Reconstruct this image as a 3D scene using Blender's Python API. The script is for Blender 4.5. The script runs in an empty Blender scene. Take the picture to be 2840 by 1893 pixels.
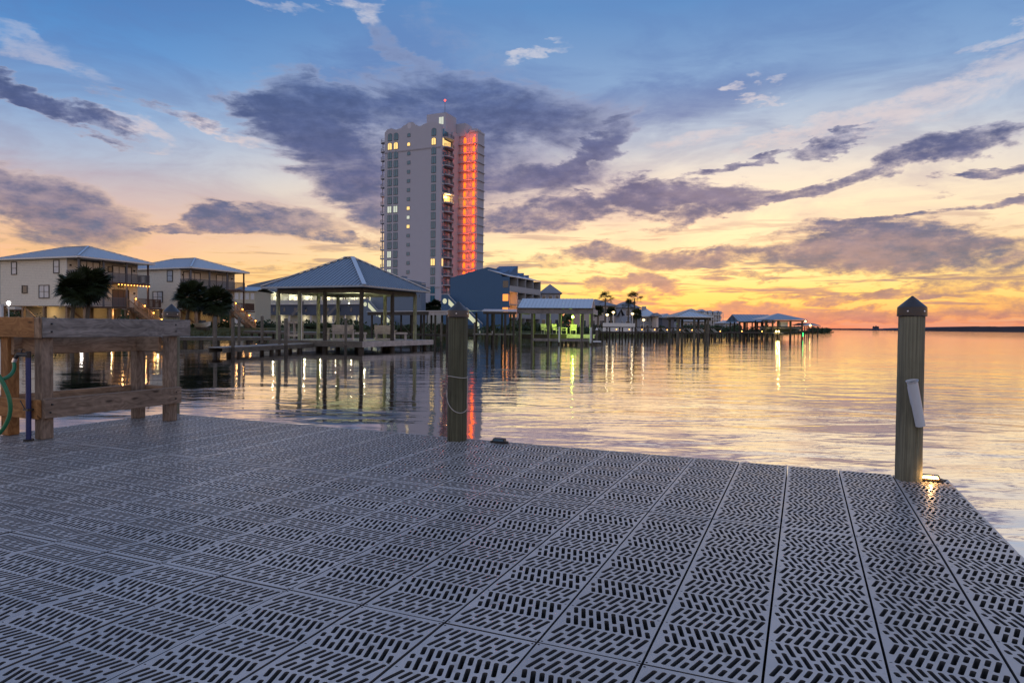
import bpy, bmesh, math, random
from mathutils import Vector, Matrix
from mathutils.geometry import delaunay_2d_cdt
random.seed(7)
sc = bpy.context.scene
COL = sc.collection
rad = math.radians

# ------------------------------------------------------------------ camera
FPX, PITCH, ROLL, EYE = 1876.0, 0.0223978, 0.0109118, 1.63   # focal length in photo pixels, angles, eye height over the water
CX, CY = 1420.0, 946.5
cd = bpy.data.cameras.new('camera'); cam = bpy.data.objects.new('camera', cd); COL.objects.link(cam); sc.camera = cam
cd.sensor_width = 36; cd.lens = FPX/2840*36; cd.clip_start = .05; cd.clip_end = 20000
_c, _s, _cp, _sp = math.cos(ROLL), math.sin(ROLL), math.cos(PITCH), math.sin(PITCH)
FWD = Vector((0, _cp, -_sp)); UP0 = Vector((0, _sp, _cp)); RT0 = Vector((1, 0, 0))
RT = RT0*_c + UP0*_s; UP = UP0*_c - RT0*_s
M = Matrix((RT, UP, -FWD)).transposed().to_4x4(); M.translation = (0, 0, EYE); cam.matrix_world = M
def ray(x, y): return RT*((x-CX)/FPX) - UP*((y-CY)/FPX) + FWD
def pt(x, y, Y):
    d = ray(x, y); return Vector((0, 0, EYE)) + d*(Y/d.y)
def gz(x, y, z):
    d = ray(x, y); return Vector((0, 0, EYE)) + d*((z-EYE)/d.z)
def az_el(x, y):      # direction of a photo pixel, in degrees
    d = ray(x, y).normalized(); return math.degrees(math.atan2(d.x, d.y)), math.degrees(math.asin(d.z))

# ------------------------------------------------------------------ node helper
class NT:
    def __init__(s, tree): s.t = tree
    def n(s, typ, **kw):
        nd = s.t.nodes.new(typ)
        for k, v in kw.items(): setattr(nd, k, v)
        return nd
    def put(s, sock, v):
        if isinstance(v, bpy.types.NodeSocket): s.t.links.new(v, sock)
        elif v is not None: sock.default_value = v
    def math(s, op, a, b=None, c=None, clamp=False):
        nd = s.n('ShaderNodeMath', operation=op); nd.use_clamp = clamp
        for i, v in enumerate((a, b, c)):
            if v is not None: s.put(nd.inputs[i], v)
        return nd.outputs[0]
    def vmath(s, op, a, b=None, out=0):
        nd = s.n('ShaderNodeVectorMath', operation=op); s.put(nd.inputs[0], a)
        if b is not None: s.put(nd.inputs[1], b)
        return nd.outputs[out]
    def noise(s, vec, scale, detail=4, rough=.55, dist=0, dims='3D'):
        nd = s.n('ShaderNodeTexNoise', noise_dimensions=dims); s.put(nd.inputs['Vector'], vec)
        nd.inputs['Scale'].default_value = scale; nd.inputs['Detail'].default_value = detail
        nd.inputs['Roughness'].default_value = rough; nd.inputs['Distortion'].default_value = dist
        return nd
    def ramp(s, fac, stops, interp='LINEAR'):
        nd = s.n('ShaderNodeValToRGB'); cr = nd.color_ramp; cr.interpolation = interp
        while len(cr.elements) < len(stops): cr.elements.new(.5)
        for e, (p, c) in zip(cr.elements, stops): e.position = p; e.color = (*c, 1) if len(c) == 3 else c
        s.put(nd.inputs[0], fac); return nd.outputs[0]
    def mix(s, f, a, b, mode='MIX'):
        nd = s.n('ShaderNodeMix', data_type='RGBA', blend_type=mode)
        s.put(nd.inputs[0], f); s.put(nd.inputs[6], a if not isinstance(a, tuple) else (*a[:3], 1)); s.put(nd.inputs[7], b if not isinstance(b, tuple) else (*b[:3], 1))
        return nd.outputs[2]
    def mapr(s, v, a, b, c=0, d=1, smooth=True):
        nd = s.n('ShaderNodeMapRange', interpolation_type='SMOOTHSTEP' if smooth else 'LINEAR')
        s.put(nd.inputs[0], v)
        for i, k in enumerate((a, b, c, d)): s.put(nd.inputs[i+1], k)
        return nd.outputs[0]
def lin(c): return tuple(((v/255)/12.92 if v/255 <= .04045 else ((v/255+.055)/1.055)**2.4) for v in c)

# ------------------------------------------------------------------ sky
W = bpy.data.worlds.new('World'); sc.world = W; W.use_nodes = True
W.node_tree.nodes.clear(); T = NT(W.node_tree)
SUN_AZ = 13.0
geo = T.n('ShaderNodeTexCoord').outputs['Generated']
sep = T.n('ShaderNodeSeparateXYZ'); T.put(sep.inputs[0], geo)
dx, dy, dz = sep.outputs
EL = T.math('MULTIPLY', T.math('ARCSINE', dz), 57.29578)
AZ = T.math('MULTIPLY', T.math('ARCTAN2', dx, dy), 57.29578)
def elramp(stops):
    return T.ramp(T.math('DIVIDE', EL, 90.0, clamp=True), [(e/90, lin(c)) for e, c in stops])
sunside = elramp([(0, (222, 138, 114)), (.7, (218, 152, 124)), (1.5, (250, 194, 116)), (2.6, (255, 215, 118)), (4.2, (255, 228, 152)), (6.5, (255, 233, 178)), (9, (255, 230, 188)),
                  (12, (238, 222, 202)), (15, (192, 199, 210)), (19, (132, 162, 200)), (25, (88, 136, 190)), (90, (92, 138, 192))])
leftside = elramp([(0, (230, 166, 128)), (1.5, (242, 178, 128)), (4, (246, 186, 136)), (6.5, (232, 190, 162)), (9, (204, 188, 186)), (11.5, (170, 182, 204)),
                   (15, (128, 162, 204)), (19, (88, 140, 198)), (25, (46, 104, 170)), (40, (66, 118, 180)), (90, (92, 138, 192))])
backside = elramp([(0, (206, 180, 180)), (4, (236, 206, 200)), (9, (238, 216, 212)), (15, (208, 208, 220)), (25, (154, 176, 210)), (45, (110, 150, 200)), (90, (92, 138, 192))])
dA = T.math('SUBTRACT', AZ, SUN_AZ)
dAw = T.math('ABSOLUTE', T.math('SUBTRACT', T.math('MODULO', T.math('ADD', dA, 540.0), 360.0), 180.0))
fl = T.mapr(dAw, 12.0, 50.0)
fb = T.mapr(dAw, 60.0, 140.0)
base = T.mix(fb, T.mix(fl, sunside, leftside), backside)
# cloud coordinates: a flat layer seen in perspective, used for texture only
zz = T.math('MAXIMUM', T.math('ADD', dz, .10), .03)
cmb = T.n('ShaderNodeCombineXYZ'); T.put(cmb.inputs[0], T.math('DIVIDE', dx, zz)); T.put(cmb.inputs[1], T.math('DIVIDE', dy, zz))
lay = cmb.outputs[0]
ang = T.n('ShaderNodeCombineXYZ'); T.put(ang.inputs[0], AZ); T.put(ang.inputs[1], T.math('MULTIPLY', EL, 2.4))
def mapv(v, rot, scl):
    nd = T.n('ShaderNodeMapping'); T.put(nd.inputs['Vector'], v); nd.inputs['Rotation'].default_value = (0, 0, rad(rot)); nd.inputs['Scale'].default_value = scl; return nd.outputs[0]
n1 = T.noise(mapv(ang.outputs[0], -8, (.62, .9, 1)), .16, 5, .62, .5)
n2 = T.noise(mapv(ang.outputs[0], -8, (.8, .85, 1)), .55, 4, .68, 0)
wv = T.n('ShaderNodeCombineXYZ')
sc1 = T.n('ShaderNodeSeparateColor'); T.put(sc1.inputs[0], n1.outputs['Color'])
sc2 = T.n('ShaderNodeSeparateColor'); T.put(sc2.inputs[0], n2.outputs['Color'])
def warp(a, b, ka, kb): return T.math('ADD', T.math('MULTIPLY', T.math('SUBTRACT', a, .5), ka), T.math('MULTIPLY', T.math('SUBTRACT', b, .5), kb))
T.put(wv.inputs[0], T.math('ADD', AZ, warp(sc1.outputs[0], sc2.outputs[0], 11, 2.4)))
T.put(wv.inputs[1], T.math('ADD', EL, warp(sc1.outputs[1], sc2.outputs[1], 4.4, 1.2)))
wv.inputs[2].default_value = 1.0
WA = wv.outputs[0]
D2 = 2840/2352; GROW = 1.14
def cloud_sum(lst, soft=(1.55, .05)):
    tot = None
    for (x, y, rx, ry, rot, den) in lst:
        A, E = az_el(x*D2, y*D2)
        kx = math.cos(rad(A))**2; dg = 57.3*D2/FPX*GROW; c_, s_ = math.cos(rad(rot)), math.sin(rad(rot)); X_, Y_ = rx*dg*kx, ry*dg
        u_ = T.vmath('DOT_PRODUCT', WA, (c_/X_, s_/X_, -(A*c_+E*s_)/X_), 1)
        v_ = T.vmath('DOT_PRODUCT', WA, (-s_/Y_, c_/Y_, -(-A*s_+E*c_)/Y_), 1)
        q = T.math('MULTIPLY_ADD', u_, u_, T.math('MULTIPLY', v_, v_))
        m = T.mapr(q, soft[0]**2, soft[1]**2, 0, den)
        tot = m if tot is None else T.math('MAXIMUM', tot, m)
    return tot
dark = cloud_sum([
 (1560, 445, 150, 36, -4, 1.0), (1360, 468, 150, 22, 3, .9), (1780, 446, 260, 15, 13, .85), (1190, 505, 110, 26, 4, .85),
 (1390, 580, 105, 22, 0, .9), (1240, 592, 70, 14, 0, .6), (1600, 592, 190, 24, 3, .9), (2030, 580, 270, 44, -3, 1.05), (2290, 598, 170, 30, 0, .75),
 (1990, 527, 170, 8, 6, .9), (2160, 345, 170, 24, 11, .85), (1920, 325, 110, 10, 12, .75), (1690, 368, 120, 7, 5, .8), (2270, 398, 70, 11, 4, .85), (2290, 470, 80, 12, 8, .9),
 (95, 243, 140, 18, -14, .9), (215, 283, 100, 17, -20, .75), (330, 252, 110, 10, -12, .55), (440, 272, 70, 11, -8, .6),
 (540, 492, 110, 30, 3, 1), (380, 512, 140, 9, 2, .8), (760, 536, 150, 11, -5, .75), (90, 570, 150, 18, 8, .5), (640, 615, 140, 12, 3, .55),
 (1420, 648, 80, 18, 4, .9), (1500, 662, 45, 18, -12, .85), (1880, 718, 480, 17, 0, .85), (1960, 672, 260, 9, 2, .8), (2300, 650, 190, 10, 0, .7), (2250, 708, 260, 18, 0, .65), (1720, 636, 180, 6, 0, .7),
 (690, 375, 40, 9, -15, .4), (1480, 620, 170, 6, 0, .6), (2150, 500, 90, 5, 6, .7), (2120, 440, 60, 4, 8, .5)])
# smooth, thick cloud masses without hard edges
smooth = cloud_sum([(690, 282, 120, 34, -12, .95), (750, 335, 140, 66, -36, 1.0), (825, 415, 120, 52, -40, .95), (900, 262, 230, 40, -6, .95), (1130, 262, 230, 52, -6, .85), (1020, 370, 170, 100, 0, .8),
 (1200, 415, 150, 34, 6, 1.0), (1330, 365, 110, 26, 34, 1.0), (1395, 310, 60, 20, 50, .7), (1020, 195, 230, 24, -33, .5), (1120, 150, 220, 34, -38, .3), (60, 470, 230, 46, -8, 1.0), (620, 500, 150, 30, -4, .8)], (1.6, .0))
softc = cloud_sum([(1000, 170, 330, 80, -30, .6), (1400, 245, 330, 34, 5, .85), (1050, 320, 280, 120, 0, .75), (300, 470, 420, 60, -4, .5), (1120, 440, 280, 80, 0, .65), (1450, 60, 700, 60, 0, .2)], (1.5, .0))
light = cloud_sum([(790, 12, 70, 16, -10, .75), (600, 4, 90, 6, 0, .4), (1205, 122, 42, 11, 26, .7), (1712, 181, 20, 9, -5, .75), (1790, 183, 26, 6, 0, .5), (1733, 223, 18, 10, 0, .75), (1765, 230, 12, 8, 0, .5),
 (2160, 220, 260, 24, 15, .6), (2050, 255, 220, 22, 14, .5), (2310, 92, 80, 12, 4, .55), (1620, 310, 90, 14, 4, .45), (1840, 300, 120, 8, 10, .5), (110, 140, 140, 16, -15, .35), (60, 95, 90, 12, -10, .3), (480, 290, 110, 12, -5, .7), (290, 300, 90, 12, -14, .5), (2250, 190, 160, 10, 18, .5), (1950, 275, 160, 8, 14, .5)], (1.3, .1))
# thin broken streaks low over the horizon
strk = T.noise(mapv(ang.outputs[0], -3, (.22, 1.05, 1)), .62, 5, .6, .3).outputs[0]
lowm = T.math('MULTIPLY', T.mapr(EL, 12.0, 3.0), T.mapr(dAw, 55.0, 15.0, .35, 1.0))
streak = T.math('MULTIPLY', T.mapr(strk, .49, .64), T.math('MULTIPLY', lowm, .85))
# out of view: pale clouds added overhead and behind to lift the light
oth = T.math('MULTIPLY', T.mapr(n1.outputs[0], .40, .66), T.math('MAXIMUM', T.mapr(dAw, 52.0, 75.0, 0, .8), T.mapr(EL, 30.0, 42.0, 0, .8)))
nf = T.noise(mapv(ang.outputs[0], -10, (.85, .72, 1)), .75, 6, .62, 0).outputs[0]
er = T.math('SUBTRACT', nf, .5)
dark = T.mapr(T.math('MULTIPLY_ADD', er, .95, dark), .26, 1.05)
smooth = T.mapr(T.math('MULTIPLY_ADD', er, .45, T.math('MULTIPLY', smooth, T.mapr(n1.outputs[0], .25, .60, .68, 1.0))), .06, 1.06)
dens = T.math('MAXIMUM', T.math('MAXIMUM', dark, smooth), streak)
tex = T.mapr(n2.outputs[0], .25, .75, 1.14, .86, False)
edgec = elramp([(0, (236, 132, 92)), (2, (255, 176, 80)), (4, (255, 200, 110)), (7, (244, 196, 150)), (10, (210, 184, 176)), (14, (170, 168, 188)), (20, (150, 160, 190)), (90, (120, 140, 180))])
bodyc = elramp([(0, (190, 112, 106)), (1.5, (168, 128, 120)), (3, (138, 116, 124)), (5, (92, 102, 126)), (8, (80, 92, 128)), (12, (70, 80, 124)), (17, (60, 78, 124)), (24, (74, 102, 154)), (90, (70, 98, 150))])
softcol = elramp([(0, (212, 140, 116)), (6, (226, 170, 148)), (9, (194, 164, 168)), (12, (146, 138, 164)), (15, (104, 114, 158)), (20, (86, 116, 172)), (26, (92, 132, 186)), (90, (80, 120, 180))])
lightcol = elramp([(0, (255, 220, 170)), (8, (255, 214, 176)), (14, (232, 206, 196)), (20, (206, 204, 212)), (45, (204, 198, 208)), (90, (200, 196, 208))])
col = T.mix(T.math('MULTIPLY', softc, T.mapr(n1.outputs[0], .2, .75, .45, 1.0)), base, softcol)
veil = T.math('MULTIPLY', T.mapr(n1.outputs[0], .38, .66), T.math('MULTIPLY', T.mapr(EL, 3.0, 8.0), .38))
col = T.mix(veil, col, softcol)
col = T.mix(T.math('MULTIPLY', light, T.mapr(n2.outputs[0], .25, .6)), col, lightcol)
col = T.mix(oth, col, lightcol)
col = T.mix(T.mapr(dens, .02, .40), col, T.mix(.55, col, edgec))
bt = T.n('ShaderNodeHueSaturation'); T.put(bt.inputs['Color'], T.mix(T.mapr(T.math('ADD', T.math('MULTIPLY', nf, .5), T.math('MULTIPLY', n1.outputs[0], .5)), .40, .62, .75, 0), bodyc, T.mix(.40, bodyc, softcol))); T.put(bt.inputs['Value'], tex)
col = T.mix(T.mapr(dens, .06, .98, 0, .95), col, bt.outputs[0])
# below the horizon: only what the water's far rim would show
col = T.mix(T.mapr(EL, -.3, -6.0), col, lin((70, 70, 80)))
nsk = T.n('ShaderNodeTexSky', sky_type='NISHITA'); nsk.sun_disc = False; nsk.sun_elevation = rad(1.2); nsk.sun_rotation = rad(SUN_AZ); nsk.altitude = 0
bg1 = T.n('ShaderNodeBackground'); T.put(bg1.inputs[0], col); bg1.inputs[1].default_value = 1.0
bg2 = T.n('ShaderNodeBackground'); T.put(bg2.inputs[0], nsk.outputs[0]); bg2.inputs[1].default_value = .012
ad = T.n('ShaderNodeAddShader'); T.put(ad.inputs[0], bg1.outputs[0]); T.put(ad.inputs[1], bg2.outputs[0])
wo = T.n('ShaderNodeOutputWorld'); T.put(wo.inputs[0], ad.outputs[0])
W.cycles.sampling_method = 'MANUAL'; W.cycles.sample_map_resolution = 1024
# the sun has just gone behind the low cloud bank: a weak, wide, warm lamp
sl = bpy.data.lights.new('sun', 'SUN'); sl.energy = .06; sl.angle = rad(80); sl.color = (1, .62, .36)
so = bpy.data.objects.new('sun', sl); COL.objects.link(so)
_e = rad(3.0); so.rotation_euler = Vector((math.sin(rad(SUN_AZ))*math.cos(_e), math.cos(rad(SUN_AZ))*math.cos(_e), math.sin(_e))).to_track_quat('Z', 'Y').to_euler()
vs = sc.view_settings; vs.view_transform = 'Standard'; vs.look = 'None'; vs.exposure = .12; vs.gamma = 1; vs.use_curve_mapping = False
sc.cycles.max_bounces = 6; sc.cycles.diffuse_bounces = 2; sc.cycles.glossy_bounces = 2; sc.cycles.transmission_bounces = 3
sc.cycles.caustics_reflective = False; sc.cycles.caustics_refractive = False; sc.cycles.sample_clamp_indirect = 4; sc.cycles.use_denoising = True

# ------------------------------------------------------------------ materials
MAT = {}
def mat(name, col, rough=.6, metal=0, var=0.0, nscale=3, bump=0, bscale=30, emit=None, es=0, spec=.5, objrand=0, coat=0):
    if name in MAT: return MAT[name]
    m = bpy.data.materials.new(name); m.use_nodes = True; t = NT(m.node_tree); b = m.node_tree.nodes['Principled BSDF']; MAT[name] = m
    b.inputs['Roughness'].default_value = rough; b.inputs['Metallic'].default_value = metal; b.inputs['Specular IOR Level'].default_value = spec; b.inputs['Coat Weight'].default_value = coat
    c = (*col, 1)
    if var or bump or objrand:
        tc = t.n('ShaderNodeTexCoord').outputs['Object']
        cc = None
        if var:
            nz = t.noise(tc, nscale, 6, .6)
            cc = t.mix(nz.outputs[0], tuple(v*(1-var) for v in col), tuple(min(1, v*(1+var)) for v in col))
        if objrand:
            oi = t.n('ShaderNodeObjectInfo').outputs['Random']
            hs = t.n('ShaderNodeHueSaturation'); t.put(hs.inputs['Color'], cc if cc is not None else c); t.put(hs.inputs['Value'], t.mapr(oi, 0, 1, 1-objrand, 1+objrand, False)); cc = hs.outputs[0]
        t.put(b.inputs['Base Color'], cc if cc is not None else c)
        if bump:
            bn = t.n('ShaderNodeBump'); bn.inputs['Strength'].default_value = bump; bn.inputs['Distance'].default_value = .02
            t.put(bn.inputs['Height'], t.noise(tc, bscale, 4).outputs[0]); t.put(b.inputs['Normal'], bn.outputs[0])
    else: b.inputs['Base Color'].default_value = c
    if emit: b.inputs['Emission Color'].default_value = (*emit, 1); b.inputs['Emission Strength'].default_value = es
    return m
def wood(name, c1, c2, us=2.2, vs_=34, rough=.75, knots=True, bump=.35, rings=.5):
    m = bpy.data.materials.new(name); m.use_nodes = True; t = NT(m.node_tree); b = m.node_tree.nodes['Principled BSDF']; MAT[name] = m
    uv = t.n('ShaderNodeUVMap').outputs[0]
    mp = t.n('ShaderNodeMapping'); t.put(mp.inputs['Vector'], uv); mp.inputs['Scale'].default_value = (us, vs_, 1)
    big = t.n('ShaderNodeMapping'); t.put(big.inputs['Vector'], uv); big.inputs['Scale'].default_value = (us*.9, vs_*.16, 1)
    nb = t.noise(big.outputs[0], 1.4, 3, .5, .4)
    g = t.math('FRACT', t.math('MULTIPLY', nb.outputs[0], 9.0))
    g = t.math('ABSOLUTE', t.math('SUBTRACT', g, .5))
    fine = t.noise(mp.outputs[0], 1.0, 7, .62, .3).outputs[0]
    f = t.math('ADD', t.math('MULTIPLY', fine, 1.22-rings), t.math('MULTIPLY', g, rings), clamp=True)
    cc = t.ramp(f, [(.22, c2), (.5, tuple((a+b_)/2 for a, b_ in zip(c1, c2))), (.78, c1)])
    if knots:
        vo = t.n('ShaderNodeTexVoronoi'); kk = t.n('ShaderNodeMapping'); t.put(kk.inputs['Vector'], uv); kk.inputs['Scale'].default_value = (3.1, 11, 1); t.put(vo.inputs['Vector'], kk.outputs[0]); vo.inputs['Scale'].default_value = 1
        cc = t.mix(t.mapr(vo.outputs['Distance'], .16, .04, 0, .8), cc, tuple(v*.22 for v in c2))
    st = t.noise(t.n('ShaderNodeTexCoord').outputs['Object'], 2.3, 5, .6).outputs[0]
    hs = t.n('ShaderNodeHueSaturation'); t.put(hs.inputs['Color'], cc); t.put(hs.inputs['Value'], t.mapr(st, .3, .7, .72, 1.2, False))
    t.put(b.inputs['Base Color'], hs.outputs[0]); b.inputs['Roughness'].default_value = rough; b.inputs['Specular IOR Level'].default_value = .3
    bn = t.n('ShaderNodeBump'); bn.inputs['Strength'].default_value = bump; bn.inputs['Distance'].default_value = .006; t.put(bn.inputs['Height'], f); t.put(b.inputs['Normal'], bn.outputs[0])
    return m
def banded(name, col, axis='Z', pitch=.15, dark=.72, rough=.7, metal=0, var=.06, width=.12):
    """siding / cladding: thin dark joints every pitch metres"""
    m = bpy.data.materials.new(name); m.use_nodes = True; t = NT(m.node_tree); b = m.node_tree.nodes['Principled BSDF']; MAT[name] = m
    tc = t.n('ShaderNodeTexCoord').outputs['Object']; sp = t.n('ShaderNodeSeparateXYZ'); t.put(sp.inputs[0], tc)
    if axis == 'XY': v = t.math('ADD', sp.outputs[0], sp.outputs[1])
    else: v = sp.outputs['XYZ'.index(axis)]
    fr = t.math('FRACT', t.math('DIVIDE', v, pitch))
    nz = t.noise(tc, 1.2, 6, .65).outputs[0]
    cc = t.mix(nz, tuple(c*(1-var) for c in col), tuple(min(1, c*(1+var)) for c in col))
    cc = t.mix(t.mapr(fr, width*1.6, 0, 0, 1), cc, tuple(c*dark for c in col))
    pl = t.noise(tc, 4.0, 3, .6).outputs[0]
    hs = t.n('ShaderNodeHueSaturation'); t.put(hs.inputs['Color'], cc); t.put(hs.inputs['Value'], t.mapr(pl, .3, .7, .93, 1.07, False))
    t.put(b.inputs['Base Color'], hs.outputs[0]); b.inputs['Roughness'].default_value = rough; b.inputs['Metallic'].default_value = metal
    bn = t.n('ShaderNodeBump'); bn.inputs['Strength'].default_value = .5; bn.inputs['Distance'].default_value = .03; t.put(bn.inputs['Height'], t.mapr(fr, 0, width*1.6)); t.put(b.inputs['Normal'], bn.outputs[0])
    return m
def emit(name, col, s):
    return mat(name, tuple(min(1, c) for c in col), .5, emit=col, es=s)

# ------------------------------------------------------------------ mesh builder
class MB:
    def __init__(s): s.v = []; s.f = []; s.uv = []; s.mi = []; s.cur = 0
    def face(s, pts, uvs=None):
        i = len(s.v); s.v += [tuple(p) for p in pts]; s.f.append(tuple(range(i, i+len(pts)))); s.uv.append(uvs or [(0, 0)]*len(pts)); s.mi.append(s.cur); return s
    def beam(s, p0, p1, w, h, up=(0, 0, 1)):
        """square-section piece from p0 to p1, w across, h along up, centred on the line"""
        p0, p1 = Vector(p0), Vector(p1); d = (p1-p0); L = d.length
        if L < 1e-6: return s
        d /= L; u = Vector(up)
        if abs(d.dot(u)) > .98: u = Vector((0, 1, 0)) if abs(d.y) < .9 else Vector((1, 0, 0))
        r = d.cross(u).normalized(); u = r.cross(d).normalized()
        r, u = r*w/2, u*h/2; o = random.uniform(0, 50)
        q = [p0-r-u, p0+r-u, p0+r+u, p0-r+u, p1-r-u, p1+r-u, p1+r+u, p1-r+u]
        for a, b, c, e, k in ((0, 4, 5, 1, w), (1, 5, 6, 2, h), (2, 6, 7, 3, w), (3, 7, 4, 0, h)):
            s.face([q[a], q[e], q[c], q[b]][::-1], [(o, o), (o+L, o), (o+L, o+k), (o, o+k)]); o += k+.37
        s.face([q[3], q[2], q[1], q[0]][::-1], [(o, o), (o+.02, o), (o+.02, o+h), (o, o+h)][::1]); s.face([q[4], q[5], q[6], q[7]][::-1], [(o, o), (o+.02, o), (o+.02, o+h), (o, o+h)])
        return s
    def box(s, x0, x1, y0, y1, z0, z1):
        q = [(x0, y0, z0), (x1, y0, z0), (x1, y1, z0), (x0, y1, z0), (x0, y0, z1), (x1, y0, z1), (x1, y1, z1), (x0, y1, z1)]
        ax = 0 if (x1-x0) >= max(y1-y0, z1-z0) else (1 if (y1-y0) >= (z1-z0) else 2); o = random.uniform(0, 50)
        for f in ((0, 3, 2, 1), (4, 5, 6, 7), (0, 1, 5, 4), (1, 2, 6, 5), (2, 3, 7, 6), (3, 0, 4, 7)):
            P = [q[i] for i in f]; s.face(P, [(o+p[ax], o+p[(ax+1) % 3]+p[(ax+2) % 3]) for p in P]); o += .61
        return s
    def cyl(s, p0, p1, r0, r1=None, n=12, caps=True):
        r1 = r0 if r1 is None else r1; p0, p1 = Vector(p0), Vector(p1); d = (p1-p0); L = d.length; d.normalize()
        a = d.orthogonal().normalized() if abs(d.z) < .99 else Vector((1, 0, 0)); b = d.cross(a).normalized(); a = b.cross(d)
        o = random.uniform(0, 50); R = []
        for i in range(n):
            t = 2*math.pi*i/n; R.append(a*math.cos(t)+b*math.sin(t))
        for i in range(n):
            j = (i+1) % n; v0, v1 = o+2*math.pi*r0*i/n, o+2*math.pi*r0*(i+1)/n
            s.face([p0+R[i]*r0, p0+R[j]*r0, p1+R[j]*r1, p1+R[i]*r1], [(o, v0), (o, v1), (o+L, v1), (o+L, v0)])
        if caps:
            if r0 > 1e-4: s.face([p0+R[i]*r0 for i in range(n)][::-1])
            if r1 > 1e-4: s.face([p1+R[i]*r1 for i in range(n)])
        return s
    def tube(s, pts, r, n=8):
        for a, b in zip(pts, pts[1:]): s.cyl(a, b, r, r, n, False)
        return s
    def lathe(s, prof, c=(0, 0, 0), n=24):
        c = Vector(c)
        for (r0, z0), (r1, z1) in zip(prof, prof[1:]):
            for i in range(n):
                t0, t1 = 2*math.pi*i/n, 2*math.pi*(i+1)/n
                P = [c+Vector((r0*math.cos(t0), r0*math.sin(t0), z0)), c+Vector((r0*math.cos(t1), r0*math.sin(t1), z0)), c+Vector((r1*math.cos(t1), r1*math.sin(t1), z1)), c+Vector((r1*math.cos(t0), r1*math.sin(t0), z1))]
                U = [(z0, t0*r0), (z0, t1*r0), (z1, t1*r0), (z1, t0*r0)]
                if r0 < 1e-5: P, U = P[1:], U[1:]
                elif r1 < 1e-5: P, U = P[:3], U[:3]
                s.face(P, U)
        return s
    def ball(s, c, r, n=10, k=6, sz=1):
        return s.lathe([(r*math.sin(math.pi*i/k), -r*sz*math.cos(math.pi*i/k)) for i in range(k+1)], c, n)
    def prism(s, poly, d):
        """planar polygon (3D points) pushed along d"""
        P = [Vector(p) for p in poly]; d = Vector(d); Q = [p+d for p in P]
        s.face(P[::-1]); s.face(Q)
        for i in range(len(P)):
            j = (i+1) % len(P); s.face([P[i], P[j], Q[j], Q[i]])
        return s
    def data(s, name, mats, smooth=False):
        me = bpy.data.meshes.new(name); me.from_pydata(s.v, [], s.f)
        l = me.uv_layers.new(name='UVMap'); k = 0
        flat = [c for u in s.uv for p in u for c in p]; l.data.foreach_set('uv', flat)
        for m in (mats if isinstance(mats, (list, tuple)) else [mats]): me.materials.append(m)
        if any(s.mi): me.polygons.foreach_set('material_index', s.mi)
        bm = bmesh.new(); bm.from_mesh(me); bmesh.ops.remove_doubles(bm, verts=bm.verts, dist=1e-5); bmesh.ops.recalc_face_normals(bm, faces=bm.faces); bm.to_mesh(me); bm.free()
        if smooth:
            me.polygons.foreach_set('use_smooth', [True]*len(me.polygons)); me.set_sharp_from_angle(angle=rad(smooth if smooth is not True else 40))
        return me
    def build(s, name, mats, parent=None, smooth=False, kind=None):
        return link(name, s.data(name, mats, smooth), parent, kind)
def link(name, me, parent=None, kind=None):
    o = bpy.data.objects.new(name, me); COL.objects.link(o)
    if parent is not None: o.parent = parent
    if kind: o['kind'] = kind
    return o
def tag(o, label, cat, group=None):
    o['label'] = label; o['category'] = cat
    if group: o['group'] = group
    return o
def thing(name, label, cat, loc=(0, 0, 0), rz=0, group=None):
    o = bpy.data.objects.new(name, None); COL.objects.link(o); o.location = loc; o.rotation_euler = (0, 0, rz); o.empty_display_size = .1
    return tag(o, label, cat, group)
def struct(name, me, mats=None): o = link(name, me); o['kind'] = 'structure'; return o
def lamp(parent, loc, watts, col=(1, .75, .4), r=.06, spot=None):
    l = bpy.data.lights.new('lamp_light', 'POINT'); l.energy = watts; l.color = col; l.shadow_soft_size = r
    o = bpy.data.objects.new('lamp_light', l); COL.objects.link(o); o.location = loc
    if parent is not None: o.parent = parent
    return o
def frame_of(o):     # world matrix of an unrotated-in-tilt empty
    return Matrix.Translation(o.location) @ Matrix.Rotation(o.rotation_euler.z, 4, 'Z')
def lhit(o, x, y, axis, val):
    """where the photo pixel meets the plane local[axis] = val of thing o"""
    Mi = frame_of(o).inverted(); p = Mi @ Vector((0, 0, EYE)); d = Mi.to_3x3() @ ray(x, y)
    return p + d*((val-p[axis])/d[axis])

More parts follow.
